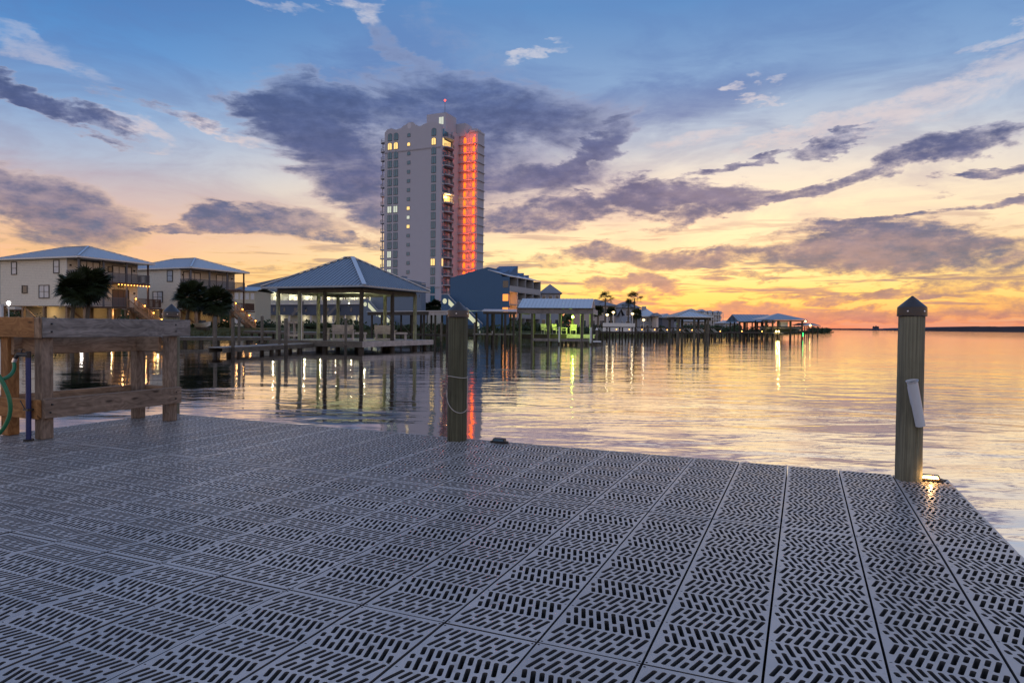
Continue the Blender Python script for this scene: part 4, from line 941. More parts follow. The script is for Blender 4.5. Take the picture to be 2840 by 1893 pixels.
# ------------------------------------------------------------------ low flat-roofed boat shelter beyond the pavilion
a, b = pt(1030, 866, 69), pt(1243, 866, 61.5)
d = Vector((b.x-a.x, b.y-a.y, 0)); L = d.length; sh = thing('boat_shelter', 'low flat-roofed boat shelter on thin dark posts behind the pavilion', 'boat shelter', (a.x, a.y, 0), math.atan2(d.y, d.x))
zt = 1.63+38/FPX*65
mb = MB(); mb.prism([(-.3, -.4, zt-.02), (L+.3, -.4, zt-.02), (L+.3, 4.2, zt+.1), (-.3, 4.2, zt+.1)], (0, 0, .07)); mb.build('roof', M_roofl, sh)
MB().box(-.2, L*.8, -.34, -.26, zt-.36, zt-.03).build('fascia', M_wdark, sh); MB().box(L*.8+.02, L+.2, -.34, -.26, zt-.36, zt-.03).build('fascia', M_wpale, sh)
for i in range(8):
    for y in (0, 3.8):
        if (i, y) != (3, 0): MB().cyl((.1+L*i/7*.98, y, -1), (.1+L*i/7*.98, y, zt-.05), .10, n=8).build('post', M_wdark, sh, True)
MB().box(0, L, .2, 3.6, .62, .78).build('deck', M_wdark, sh); rail(sh, (L*.55, 3.5, .78), (L, 3.5, .78), .9, M_wdark)
for x0 in (L*.4, L*.7): MB().beam((x0, .1, 1.9), (x0+1.4, .1, .85), .04, .04).build('diagonal_brace', M_wpost, sh)

# ------------------------------------------------------------------ boathouse with green lamp
def zz(x, y): return 1340+x*.1658, 840+y*.1658
YB = 60.8
p0 = pt(1437, 900, YB); p1 = pt(1650, 900, YB)
bh = thing('boathouse', 'weathered boathouse with pale gabled metal roof lit green inside', 'boathouse', (p0.x, YB+1.6, 0), rad(-11))
LB = p1.x-p0.x; k_ = YB/FPX; zf1 = 1.63+51*k_; zf0 = 1.63+36.5*k_
def bxp(px): return (px-1437)*k_
MB().box(-.1, LB, -.1, .0, zf0, zf1).build('front_fascia', M_wgrey, bh); MB().box(-.15, LB+.05, -.25, .6, zf1+.005, zf1+.06).build('eave_strip', M_wpost, bh)
for x in (0, LB-.1): MB().box(x, x+.1, .02, 6.0, zf0, zf1-.01).build('side_fascia', M_wpale if x else M_wgrey, bh)
rx0, rx1 = bxp(1410)*1.05, bxp(1626)*1.06; zr_ = 1.63+75*(YB+4)/FPX
gable_roof(bh, bxp(1425), bxp(1629)*1.06, 1.6, 7.2, zf1+.02, zr_+.15, M_roofl, 'x', pitch=.35)
MB().prism([(bxp(1629)*1.06-.1, 1.7, zf1+.02), (bxp(1629)*1.06-.1, 7.1, zf1+.02), (bxp(1629)*1.06-.1, 4.4, zr_)], (.05, 0, 0)).build('gable_end', banded('grey_board_gable', (.33, .32, .36), 'Y', .22, .7), bh)
for x in (620, 835, 1115, 1310, 1680, 1840):
    X = bxp(zz(x, 0)[0]); MB().cyl((X, .1, -1), (X, .1, zf0), .14 if x != 1310 else .1, n=10).build('front_post', M_wpost, bh, True)
for x in (730, 970, 1200, 1430, 1590, 1620, 1760): X = bxp(zz(x, 0)[0]); MB().cyl((X, 4.6, -1), (X, 4.6, zf1), .11, n=8).build('rear_post', M_lpost if x > 1100 else M_wdark, bh, True)
X = bxp(zz(1300, 0)[0]); MB().cyl((X, -.16, .25), (X, -.16, 1.62), .07, n=8).build('white_pipe', M_pvc, bh, True); X = bxp(zz(1832, 0)[0]); MB().cyl((X, -.18, .2), (X, -.18, 1.62), .09, n=8).build('white_pipe', M_pvc, bh, True)
ZB = 1.63-21.6*k_
for i in range(int((LB+.4)/.3)): MB().box(-.2+i*.3, -.2+i*.3+.285, 2.2, 5.6, ZB-.05, ZB).build('deck_board', M_deck, bh)
MB().box(-.2, LB*.62, 2.1, 2.19, ZB-.5, ZB-.01).build('deck_skirt', M_wdark, bh); MB().box(LB*.62, LB, 2.1, 2.19, ZB-.35, ZB-.01).build('deck_skirt', M_wpale, bh)
MB().box(bxp(1480), LB, -.02, .06, 1.63-40.5*k_, 1.63-33*k_).build('lower_stringer', M_wgrey, bh)
for x in (1090, 1240, 1290, 1360, 1440, 1545, 1720): X = bxp(zz(x, 0)[0]); MB().cyl((X, 2.6, -1), (X, 2.6, ZB-.06), .12, n=8).build('deck_pile', M_wdark, bh, True)
lx = bxp(1589.5); zl = 1.63+28.6*k_
MB().ball((lx, 1.0, zl), .11, 10, 7).build('lamp_globe', M_green, bh, True); MB().cyl((lx, 1.0, zl+.08), (lx, 1.0, zf1), .012, n=6).build('lamp_cord', M_black, bh)
lamp(bh, (lx, 1.25, zl), 380, (.62, 1.0, .10), .09)
# side roof at the boathouse's left
fl_ = thing('flat_roof_shelter', 'flat corrugated roof on dark posts joined left of the boathouse', 'shelter', (bxp(1345)+p0.x, YB+.4, 0))
wl = (1437-1345)*k_
mb = MB()
for i in range(26):
    xa, xb = -.3+(wl+.2)*i/26, -.3+(wl+.2)*(i+.55)/26; mb.prism([(xa, 0, zf0+.15), (xb, 0, zf0+.15), (xb, 5, zf0+.42), (xa, 5, zf0+.42)], (0, 0, .06))
mb.prism([(-.3, 0.01, zf0+.13), (wl-.1, 0.01, zf0+.13), (wl-.1, 4.99, zf0+.40), (-.3, 4.99, zf0+.40)], (0, 0, .04)); mb.build('corrugated_roof', M_roofl, fl_)
MB().box(-.2, wl-.15, .05, .15, zf0-.1, zf0+.12).build('fascia', M_wdark, fl_)
for px in (1351, 1369, 1401, 1425): X = (px-1345)*k_; MB().cyl((X, .2, -1), (X, .2, zf0+.1), .11, n=9).build('post', M_wdark, fl_, True)
for px in (1360, 1390, 1415): X = (px-1345)*k_; MB().cyl((X, 4.6, -1), (X, 4.6, zf0+.3), .09, n=8).build('post', M_wdark, fl_, True)
MB().box(-1.2, wl-.2, 2.0, 3.4, ZB-.12, ZB).build('deck', M_deck, fl_)
for X in (-1, 0, 1, 2): MB().cyl((X, 2.2, -1), (X, 2.2, ZB-.13), .1, n=8).build('deck_pile', M_wdark, fl_, True)
for px in (1327, 1364): X = (px-1345)*k_; sub(fl_, MB().lathe([(.05, ZB), (.06, ZB+.12), (.1, ZB+.14), (0, ZB+.27)], (X, 2.1, 0), 10), 'white_cap', M_white)
def deck_chair(label, px, Y, rz, m):
    p = pt(px, 925, Y); t = thing('deck_chair', label, 'chair', (p.x, Y, ZB+.002), rz, 'chairs on the boathouse deck')
    for i in range(4): MB().box(-.3, .3, .2+.04*i, .225+.04*i, .40+.14*i, .52+.14*i).build('back_slat', m, t)
    MB().box(-.3, .3, -.28, .22, .36, .40).build('seat', m, t)
    for s in (-1, 1):
        MB().beam((s*.27, -.25, 0), (s*.27, -.25, .58), .05, .05).build('leg', m, t); MB().beam((s*.27, .2, 0), (s*.27, .36, .95), .05, .05).build('leg', m, t); MB().box(s*.3-.05, s*.3+.05, -.32, .28, .58, .62).build('armrest', m, t)
for (lab, px, Y, a) in (('pale slatted deck chair farthest left on the boathouse deck', 1512, 63.6, 30), ('greenish deck chair second from left on the boathouse deck', 1543, 63.8, 40), ('greenish deck chair seen side-on left of the green lamp', 1564, 64, 80), ('deck chair right under the green lamp', 1590, 64.3, -10)):
    deck_chair(lab, px, Y, rad(a), M_wpale)
p = pt(1655, 915, 61); t = thing('float_pile', 'short pile with pale pointed cap and white float right of the boathouse', 'pile', (p.x, 61, 0))
MB().cyl((0, 0, -1), (0, 0, p.z), .115, n=12).build('shaft', M_wpost, t, True); MB().lathe([(.13, p.z), (.13, p.z+.05), (.02, p.z+.22), (0, p.z+.22)], n=12).build('cap', M_white, t, True)
MB().box(-.35, .35, -.5, -.15, .28, .42).build('float', M_pvc, t)

# ------------------------------------------------------------------ high-rise tower
def spot(parent, loc, d, watts, col):
    l = bpy.data.lights.new('wall_washer', 'SPOT'); l.energy = watts; l.color = col; l.shadow_soft_size = .25; l.spot_size = rad(125); l.spot_blend = .6
    o = bpy.data.objects.new('wall_washer', l); COL.objects.link(o); o.location = loc; o.rotation_euler = Vector(d).to_track_quat('-Z', 'Y').to_euler(); o.parent = parent
# a belt of woods far inland closes the gaps under houses and piers
random.seed(21); mb = MB()
for i in range(5200):
    x = random.uniform(-420, 96); Y = 430+random.uniform(0, 40)+max(0, x)*.0; h = 8.5+2.5*math.sin(x*.05)+1.5*math.sin(x*.17); z = .8+h*random.random()**.8; s = random.uniform(.8, 1.9)
    q = random.uniform(0, 6.28); r = random.uniform(-.6, .6); mb.face([(x-s*math.cos(q), Y, z-s*math.sin(q)), (x+s*math.sin(q)*.7, Y+r, z-s*math.cos(q)*.7), (x+s*math.cos(q), Y, z+s*math.sin(q)), (x-s*math.sin(q)*.7, Y-r, z+s*math.cos(q)*.7)])
wme = bpy.data.meshes.new('far_wood'); wme.from_pydata(mb.v, [], mb.f); wme.materials.append(M_leaf); o = link('far_wood', wme); o['kind'] = 'stuff'; tag(o, 'dark belt of woods on the land behind the houses', 'woods')
random.seed(31)
tw = thing('high_rise', 'tall white stucco tower with wavy parapet and red-lit balcony stack', 'tower', (-23.9, 222, 0), math.atan2(.913, .41))
ROWS = [10.3+3.033*i for i in range(-2, 19)]
def wavey(u):   # parapet height along the main face, u = 0..22 from the near corner
    P = [(0, 67.3), (1.8, 67.9), (3.6, 68.4), (5.6, 68.1), (8.2, 67.4), (9.6, 68.0), (11.0, 69.1), (12.2, 69.1), (14, 68.4), (15.8, 67.5), (17.4, 67.3), (19.5, 67.9), (20.8, 67.7), (22, 66.8)]
    for (a, za), (b, zb) in zip(P, P[1:]):
        if a <= u <= b:
            f = (u-a)/(b-a); f = f*f*(3-2*f); return za+(zb-za)*f
    return 67
top = [(0, .0+u*.25, wavey(u*.25)) for u in range(0, 89)]
mb = MB(); mb.prism([(0, 0, 0), *top, (0, 22, 0)], (1.0, 0, 0)); mb.build('main_wall', M_stucco, tw)
MB().box(1.002, 12.2, .6, 22, 0, 66.2).build('core', M_stucco, tw); MB().box(8.0, 12.21, 0, .6, 0, 66.8).build('return_wall', M_stucco, tw); MB().box(1.0, 2.2, .02, .6, 0, 66.6).build('corner_pier', M_stucco, tw)
MB().box(12.22, 20, .1, 21, 0, 66).build('rear_block', M_stucco, tw)
MB().box(5, 12, 1.0, 8.5, 66.3, 72.6).build('penthouse', M_stucco, tw); MB().box(12.1, 17, -2.5, 4, 66.2, 70.6).build('plant_room', M_stucco, tw); MB().box(14.5, 18, -5.5, -2.6, 66.2, 69.2).build('plant_room', M_stucco, tw)
a_ = lhit(tw, 1135, 350, 0, -.02); MB().lathe([(0, 0), (1.0, 0)], n=20)
mb = MB(); mb.prism([(-.04, a_.y+.75*math.cos(q*.3307), 68.0+1.0*math.sin(q*.3307)) for q in range(19)], (.035, 0, 0)); mb.build('parapet_medallion', mat('pale_sky_opening', (.62, .60, .68), .7), tw)
for z in (61.2-1.55, 12.0+1.9): MB().box(-.12, -.003, -.1, 22.1, z, z+.45).build('band_course', mat('grey_band', (.36, .34, .38), .8), tw)
# windows: alike pieces share one mesh each
def win_mesh(w, h, arch, pane, key, split=2):
    mb = MB(); n_ = 10
    def outline(s, x):
        P = [(x, -w/2*s, -h/2*s), (x, w/2*s, -h/2*s)]
        if arch:
            for i in range(n_+1): q = math.pi*i/n_; P.append((x, w/2*s*math.cos(q), h/2*s-w*.28*s+w*.34*s*math.sin(q)))
        else: P += [(x, w/2*s, h/2*s), (x, -w/2*s, h/2*s)]
        return P
    mb.prism(outline(1.0, -.10), (.099, 0, 0)); mb.cur = 1; mb.prism(outline(.86, -.13), (.028, 0, 0)); mb.cur = 0
    for i in range(1, split): c = -w/2+w*i/split; mb.box(-.16, -.131, c-.06, c+.06, -h/2*.84, h/2*.84)
    return mb.data(key, [M_frame2, pane])
M_frame2 = mat('teal_window_frame', (.10, .13, .15), .5)
M_tglass = mat('teal_tower_glass', (.03, .15, .23), .12, spec=.9, var=.35, nscale=.25); M_tlit = emit('tower_lit_window', (1.0, .66, .22), .95); M_tpale = emit('tower_pale_window', (.8, .85, .66), .45)
colm = [lhit(tw, 1000+217*.37, 600, 0, 0).y, lhit(tw, 1000+262*.37, 600, 0, 0).y, lhit(tw, 1000+358*.37, 600, 0, 0).y, lhit(tw, 1000+545*.37, 600, 0, 0).y]
spec = {0: (1.75, 2.45), 1: (1.75, 2.45), 2: (1.25, 1.2), 3: (1.75, 2.45)}
LIT = {(0, 19): 1, (1, 19): 1, (2, 19): 1, (3, 19): 1, (0, 12): 2, (1, 12): 2, (2, 12): 1, (2, 11): 2, (2, 10): 1, (0, 7): 2, (0, 6): 2, (3, 6): 1, (0, 5): 2}
wm_ = {}
for c in range(4):
    w, h = spec[c]
    for i, z in enumerate(ROWS):
        arch = i >= len(ROWS)-3; L = LIT.get((c, i), 0); key = (c == 2, arch, L)
        if c < 2 and i < 2: continue
        if key not in wm_: wm_[key] = win_mesh(w, h, arch, (M_tglass, M_tlit, M_tpale)[L], 'window', 2 if c != 2 else 1)
        o = link('window', wm_[key], tw); o.location = (0, colm[c], z)
# corner glazing and rounded balconies on the near right corner
nw = {}
MB().box(2.2, 8.0, .58, .60, 0, 66).build('balcony_back_wall', mat('dark_recess_wall', (.12, .12, .15), .6), tw)
sl_ = MB(); n_ = 14; P = [(2.2, .0, 0)]+[(5.1-2.9*math.cos(math.pi*i/n_), -1.5*math.sin(math.pi*i/n_), 0) for i in range(n_+1)]+[(8.0, .57, 0), (2.2, .57, 0)]
sl_.prism(P, (0, 0, .28)); slab = sl_.data('balcony_slab', M_stucco)
rl = MB()
for i in range(n_):
    A_ = (5.1-2.85*math.cos(math.pi*i/n_), -1.45*math.sin(math.pi*i/n_)); B_ = (5.1-2.85*math.cos(math.pi*(i+1)/n_), -1.45*math.sin(math.pi*(i+1)/n_))
    rl.beam((*A_, 1.25), (*B_, 1.25), .06, .06)
    for k in range(3): f = k/3; q = (A_[0]+(B_[0]-A_[0])*f, A_[1]+(B_[1]-A_[1])*f); rl.beam((*q, .28), (*q, 1.25), .035, .035)
rail_me = rl.data('balcony_railing', M_railg)
gd = MB(); gd.box(2.9, 5.2, .50, .575, .3, 2.5); gd.cur = 1; gd.box(5.9, 7.4, .52, .575, .3, 2.5); gme_ = gd.data('balcony_door', [M_tglass, M_glassp]); gl2 = MB(); gl2.box(2.9, 7.4, .50, .575, .3, 2.6); glit = gl2.data('balcony_door', M_tlit)
nrw = MB(); nrw.box(1.15, 2.0, -.04, .019, -1.2, 1.2); nme = nrw.data('narrow_window', M_tglass); nrl = MB(); nrl.box(1.15, 2.0, -.04, .019, -1.2, 1.2); nlit = nrl.data('narrow_window', M_tlit)
for i, z in enumerate(ROWS):
    s = link('balcony_slab', slab, tw); s.location = (0, 0, z-1.5); r = link('balcony_railing', rail_me, s)
    lit = i in (19, 13)
    d = link('balcony_door', glit if lit else gme_, tw); d.location = (0, 0, z-1.5)
    o = link('narrow_window', nlit if i in (19, 6) else nme, tw); o.location = (0, 0, z)
lamp(tw, (4.6, -.2, ROWS[13]+.6), 500, (1, .6, .2), .2)
# rounded balconies on the far left edge
sl_ = MB(); P = [(.02, 22.01, 0)]+[(1.5-1.5*math.cos(math.pi*i/10), 22.01+2.4*math.sin(math.pi*i/10), 0) for i in range(1, 10)]+[(3.0, 22.01, 0)]
sl_.prism(P, (0, 0, .3)); slab2 = sl_.data('side_balcony', M_stucco); rl = MB()
for i in range(10):
    A_ = (1.5-1.45*math.cos(math.pi*i/10), 22.01+2.3*math.sin(math.pi*i/10)); B_ = (1.5-1.45*math.cos(math.pi*(i+1)/10), 22.01+2.3*math.sin(math.pi*(i+1)/10)); rl.beam((*A_, 1.3), (*B_, 1.3), .06, .06); rl.beam((*A_, .3), (*A_, 1.3), .05, .05)
rail2 = rl.data('balcony_railing', M_railg)
for i, z in enumerate(ROWS):
    s = link('side_balcony', slab2, tw); s.location = (0, 0, z-1.4); link('balcony_railing', rail2, s)
MB().cyl((1.5, 23.7, 0), (1.5, 23.7, ROWS[-1]-1.4), .18, n=8).build('side_column', M_stucco, tw)
MB().box(.6, 2.4, 22.02, 22.06, ROWS[13]-1.0, ROWS[13]+1.2).build('lit_side_door', M_lito, tw)
# red-lit stack: recessed face at the right with glowing niches on every floor
ZW = 67.9
MB().box(12.6, 17.6, -7.0, .09, 0, ZW-.6).build('lit_wing', M_stucco, tw)
MB().box(12.3, 17.7, -7.1, -3.9, ZW-.59, ZW).build('wing_parapet', M_stucco, tw)
MB().box(12.3, 12.599, -3.95, -3.65, 0, ZW-.8).build('wing_pier', M_stucco, tw)
nic = MB(); n_ = 10
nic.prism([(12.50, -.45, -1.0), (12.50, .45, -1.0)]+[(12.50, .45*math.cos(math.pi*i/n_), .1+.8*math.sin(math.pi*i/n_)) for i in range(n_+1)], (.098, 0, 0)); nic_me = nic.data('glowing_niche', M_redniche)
ldg = MB(); ldg.box(11.6, 12.6, -7.0, -.02, 0, .30); ldg_me = ldg.data('ledge', M_stucco)
lrl = MB(); lrl.beam((11.65, -7, 1.15), (11.65, -.05, 1.15), .05, .05)
for k in range(14): y = -7+6.9*k/13; lrl.beam((11.65, y, .2), (11.65, y, 1.15), .03, .03)
lrl_me = lrl.data('ledge_railing', M_railg); rb = MB(); rb.ball((11.3, -6.6, 0), .17, 8, 6); rb_me = rb.data('red_lamp', M_red)
for i, z in enumerate(ROWS):
    if i < 2: continue
    for y in (-5.6, -2.2):
        o = link('glowing_niche', nic_me, tw); o.location = (0, y, z)
    L_ = link('ledge', ldg_me, tw); L_.location = (0, 0, z-1.7); link('ledge_railing', lrl_me, L_)
    o = link('red_lamp', rb_me, tw); o.location = (0, 0, z+1.0); spot(tw, (9.6, -4.3, z+.2), (1, .06, 0), 380, (1, .085, .014))
for i, z in enumerate(ROWS): MB().box(13, 17.8, -7.35, -7.01, z-1.7, z-1.5).build('side_ledge', M_stucco, tw)
MB().cyl((8.5, 3.5, 72.6), (8.5, 3.5, 77.6), .07, n=6).build('mast', M_railg, tw); MB().ball((8.5, 3.5, 77.9), .33, 10, 7).build('beacon', M_red, tw)
for y in (2.0, 2.9): MB().box(4.9, 4.999, y, y+.75, 68.8, 71.2).build('penthouse_window', M_tpale, tw)
MB().box(-9, -1, -7, -1, 0, 8.2).build('entrance_block', M_stucco2, tw)

# ------------------------------------------------------------------ blue condominium blocks with stepped roofs
def condo(label, N, ang, Lb, La, zs=1.0, front=True, litset=()):
    M_blueclad = MAT['blue_vertical_cladding' if front else 'grey_blue_cladding']
    t = thing('condominium', label, 'apartment building', (N[0], N[1], 0), ang)
    pk = Lb*.36
    prof = [(0, 0, 0), (0, 0, 12.65), (0, pk-.02, 14.2), (0, pk, 14.85), (0, Lb, 12.6), (0, Lb, 0)]
    rec = 1.9 if front else 0
    mb = MB(); mb.prism([(0, rec, 0), (0, rec, 13.0)]+prof[2:], (La, 0, 0)); mb.build('body', M_blueclad, t)
    mb = MB(); mb.prism([(0, -.1, 12.62), (0, -.1, 12.75), (0, pk-.02, 14.32), (0, pk-.02, 14.2)], (La, 0, 0)); mb.build('roof_edge', M_roofl, t)
    for a0, a1, z1 in () if not front else ((La*.20, La*.34, 14.7), (La*.34, La*.60, 16.0), (La*.72, La*.80, 14.6), (La*.9, La*.97, 14.3)):
        mb = MB(); mb.prism([(a0, pk+2.5, 13.2), (a1, pk+2.5, 13.2), (a1, pk+2.5, z1), (a0, pk+2.5, 13.9)], (0, -5.0, 0)); mb.build('roof_monitor', M_blueclad, t)
    if front:
        M_fin = mat('grey_fin_wall', (.36, .37, .40), .8, var=.08)
        for i in range(5): MB().box(La*i/4-.12 if i else 0, La*i/4+.12, 0, 1.899, 0, 12.6).build('fin_wall', M_fin if i else M_blueclad, t)
        for k, z in enumerate((3.6, 6.55, 9.5)):
            MB().box(.13, La-.13, .05, 1.89, z-.2, z).build('balcony_floor', M_fin, t)
            for i in range(4):
                if (k, i) in litset: continue
                MB().box(La*i/4+.125, La*(i+1)/4-.125, .0, .12, z+.001, z+1.15).build('balcony_parapet', M_fin, t)
            for i in range(4):
                MB().box(La*i/4+.3, La*(i+1)/4-.3, 1.86, 1.898, z+.05, z+2.3).build('balcony_door', M_lito if (k, i) in litset else M_glass, t)
        for k, z in enumerate((3.6, 6.55, 9.5)):
            p = M_lito if k < 2 else M_glass
            MB().box(-.03, -.004, .25, 1.6, z+.7, z+2.2).build('window', p, t)
    # outside stair with solid blue side, round openings and lit slots, across the gable
    mb = MB(); mb.prism([(-1.9, Lb+1.2, 1.0), (-1.9, Lb+1.2, 8.7), (-1.9, Lb-.4, 8.7), (-1.9, Lb-3.8, 5.6), (-1.9, Lb-5.4, 5.6), (-1.9, Lb-9.4, 2.0), (-1.9, Lb-9.4, 1.0)], (.2, 0, 0)); st = mb.build('stair_side_wall', M_blueclad, t)
    MB().box(-1.69, -.005, Lb-.3, Lb+1.2, 5.6, 5.8).build('stair_landing', M_fin2, t); MB().box(-1.69, -.005, Lb-5.3, Lb-3.7, 3.0, 3.2).build('stair_landing', M_fin2, t)
    for (y, z) in ((Lb+.3, 7.2), (Lb-4.6, 4.25)):
        mb = MB(); mb.prism([(-1.94, y+.55*math.cos(q*.5236), z+.6*math.sin(q*.5236)) for q in range(12)], (.035, 0, 0)); mb.build('round_opening', M_stairlit, st)
    for (y, z) in ((Lb-.7, 7.7), (Lb-5.7, 4.7)):
        mb = MB(); mb.prism([(-1.94, y, z), (-1.94, y, z-1.3), (-1.94, y-2.9, z-3.75), (-1.94, y-2.9, z-2.55)], (.035, 0, 0)); mb.build('lit_slot', M_stairlit, st)
    for (ya, za, yb, zb) in ((Lb-.4, 8.75, Lb-3.8, 5.65), (Lb-3.8, 5.65, Lb-5.4, 5.65), (Lb-5.4, 5.65, Lb-9.4, 2.05), (Lb+1.2, 8.75, Lb-.4, 8.75)): MB().beam((-1.8, ya, za), (-1.8, yb, zb), .3, .08).build('stair_coping', M_roofl, st)
    return t
M_fin2 = mat('grey_landing', (.36, .37, .40), .8); M_stairlit = emit('lit_stair_opening', (.85, .86, .55), .42)
AB = math.atan2(.913, .408)
cb = condo('blue gabled condominium with orange-lit balconies right of the tower', (-.7, 150), AB, 15, 18.6, litset={(1, 0), (0, 0)})
lamp(cb, (2.0, 1.2, 8.2), 120, (1, .4, .1), .2); lamp(cb, (2.0, 1.2, 5.2), 120, (1, .4, .1), .2)
cm = condo('grey-blue gabled condominium half hidden behind the pavilion roof', (-24.2, 180), AB, 16.4, 2.2, front=False)
# long gallery wing to the left of it
wg = thing('gallery_motel', 'long low motel wing with lamplit open gallery behind the pavilion', 'apartment building', (-39.3, 186, 0), AB)
Lw = 44.5
mb = MB(); mb.prism([(2.0, .2, 0), (2.0, .2, 16.5), (2.0, 17, 17.2), (2.0, Lw, 12.9), (2.0, Lw, 0)], (10, 0, 0)); mb.build('body', mat('pale_grey_wall', (.34, .36, .38), .8, var=.08, nscale=.3), wg)
mb = MB(); mb.prism([(-.2, .2, 11.0), (-.2, .2, 16.6), (-.2, 17, 17.35), (-.2, Lw, 13.05), (-.2, Lw, 10.9)], (2.19, 0, 0)); mb.build('upper_storey', M_greyclad, wg)
MB().box(-.3, 1.99, .2, Lw, 7.2, 7.5).build('gallery_floor', M_stucco, wg); MB().box(.05, 1.98, .2, Lw-9, 4.2, 7.19).build('lower_storey', mat('dark_blue_wall', (.07, .09, .14), .8, var=.1), wg); MB().box(.02, 1.98, Lw-8.98, Lw, 4.2, 7.19).build('lower_storey', mat('pale_grey_wall', (.34, .36, .38)), wg)
rl = MB(); rl.box(-.28, -.22, .2, Lw, 7.55, 8.5)
rl.build('gallery_parapet', mat('pale_gallery_panel', (.5, .5, .46), .8), wg)
for i in range(12): MB().box(-.3, -.1, .3+i*4, .5+i*4, 7.5, 11).build('gallery_post', M_stucco, wg)
for i in range(11):
    y = 1.5+i*4.0; MB().box(1.93, 1.99, y, y+1.0, 7.55, 9.7).build('door', M_white if i % 2 else M_frame, wg); MB().box(1.93, 1.99, y+1.5, y+2.7, 8.3, 9.6).build('window', M_glassp if i % 3 else M_litc, wg)
    MB().box(-.02, .045, y+.3, y+.9, 5.2, 6.3).build('lower_window', M_glass, wg)
for px in (716, 758, 802, 845, 889, 932, 975, 1012):
    q = lhit(wg, px, 816, 0, .6); sub(wg, MB().ball((.6, q.y, 10.6), .13, 8, 6), 'gallery_lamp', M_gal); lamp(wg, (.6, q.y, 10.0), 300, (1, .86, .46), .12)
for i in range(12): MB().box(.3, .7, .4+i*4, .8+i*4, .5, 4.2).build('parking_column', M_stucco, wg)
for y in (6, 15, 24, 33, 41): lamp(wg, (1.0, y, 3.2), 90, (1, .8, .45), .2)
for y in (13, 26):
    mb = MB(); mb.prism([(-1.5, y, 3.6), (-1.5, y, 4.6), (-1.5, y-4.4, 8.5), (-1.5, y-4.4, 7.5)], (.15, 0, 0)); mb.build('outside_stair', M_railg, wg)

# ------------------------------------------------------------------ far houses along the right shore
def far_house(label, x0, x1, ye, yr, Y, depth=9, roof='hip', wallm=None, roofm=None, nwin=3, storeys=2, rx=None, panes=None, ov=.5, rot=0, ybase=None):
    a, b = pt(x0, ye, Y), pt(x1, ye, Y); w = b.x-a.x; z1 = (a.z+b.z)/2; zr = pt((x0+x1)/2, yr, Y+(depth/2 if roof != 'shed' else 0)).z
    t = thing('far_house', label, 'house', (a.x, Y, 0), rad(rot)); zb = .6
    wm = wallm or M_sid_pink
    MB().box(ov, w-ov, ov, depth-ov, zb, z1-.02).build('wall', wm, t)
    rm = roofm or M_roofm
    if roof == 'hip':
        if w <= depth: hip_roof(t, w, depth, z1+.08, zr, rm, pitch=0, cap=0)
        else:
            D = depth/2; mb = MB(); c = [(0, 0), (w, 0), (w, depth), (0, depth)]; z = z1+.08
            r0, r1 = (D, D), (w-D, D); Z = lambda p, q: (p[0], p[1], q)
            mb.face([Z(c[0], z), Z(c[1], z), Z(r1, zr), Z(r0, zr)]); mb.face([Z(c[2], z), Z(c[3], z), Z(r0, zr), Z(r1, zr)]); mb.face([Z(c[1], z), Z(c[2], z), Z(r1, zr)]); mb.face([Z(c[3], z), Z(c[0], z), Z(r0, zr)]); mb.face([Z(p, z) for p in c[::-1]]); mb.build('roof', rm, t)
    elif roof == 'gable_x': gable_roof(t, 0, w, 0, depth, z1+.05, zr, rm, 'x', pitch=9e9)
    elif roof == 'gable_y':
        gable_roof(t, 0, w, 0, depth, z1+.05, zr, rm, 'y', pitch=9e9); mb = MB(); mb.prism([(ov, ov, z1-.02), (w-ov, ov, z1-.02), (w/2, ov, zr-.25)], (0, depth-2*ov, 0)); mb.build('gable_wall', wm, t)
    H = (z1-1.0)/storeys
    for s in range(storeys):
        for i in range(nwin):
            xa = ov+(w-2*ov)*(i+.25)/nwin; xb = ov+(w-2*ov)*(i+.75)/nwin; z = 1.0+H*s
            if xb-xa > .35: window(t, 1, ov, xa, min(xb, xa+1.6), z+H*.30, z+H*.80, pane=(panes or M_glass), nx_=1, nz=1, mf=M_trim)
    return t
M_beige = mat('beige_stucco', (.50, .42, .38), .85, var=.06, nscale=.6)
M_gwall = mat('grey_blue_wall', (.36, .39, .46), .8, var=.08)
M_dwall = mat('dark_grey_wall', (.16, .16, .19), .8, var=.1)
far_house('beige house with grey hipped roof behind the boathouse gable', 1600, 1716, 847, 830, 135, 13, 'hip', M_beige, M_roofd, 4)
far_house('grey house with broad hipped roof behind the tall palms', 1706, 1780, 853, 837, 150, 12, 'hip', M_gwall, M_roofd, 3)
far_house('small white-gabled dormer house left of the tall palms', 1712, 1733, 874, 856, 128, 6, 'gable_y', M_gwall, M_roofd, 1)
t = far_house('pale blue house with long metal roof and chimney', 1768, 1826, 877, 856, 122, 10, 'hip', M_gwall, M_roofl, 3)
c = pt(1786, 860, 124)
wpart(t, MB().box(c.x-.35, c.x+.35, 123.6, 124.4, c.z-2, c.z+.7), 'chimney', M_gwall)
far_house('white-pink house with dark tall windows, left of the gazebo', 1815, 1836, 876, 868, 118, 8, 'hip', M_sid_pink, M_roofd, 3, 2)
far_house('dark house under a blue hipped roof just left of the gazebo', 1832, 1878, 880, 870, 135, 10, 'hip', M_dwall, M_roofm, 4)
far_house('grey house with brown hipped roof right of the blue condominium', 1494, 1560, 813, 790, 172, 14, 'hip', M_gwall, M_roofd, 3, 3)
far_house('low pale house lamplit between second stilt house and motel wing', 640, 712, 806, 795, 140, 10, 'gable_x', mat('pale_yellow_wall', (.5, .46, .36), .8, var=.1), M_roofm, 4, 3, panes=M_glassp)
far_house('small blue-roofed house right of the four-storey block', 2008, 2052, 896, 888, 260, 14, 'hip', M_gwall, M_roofm, 4, 1)
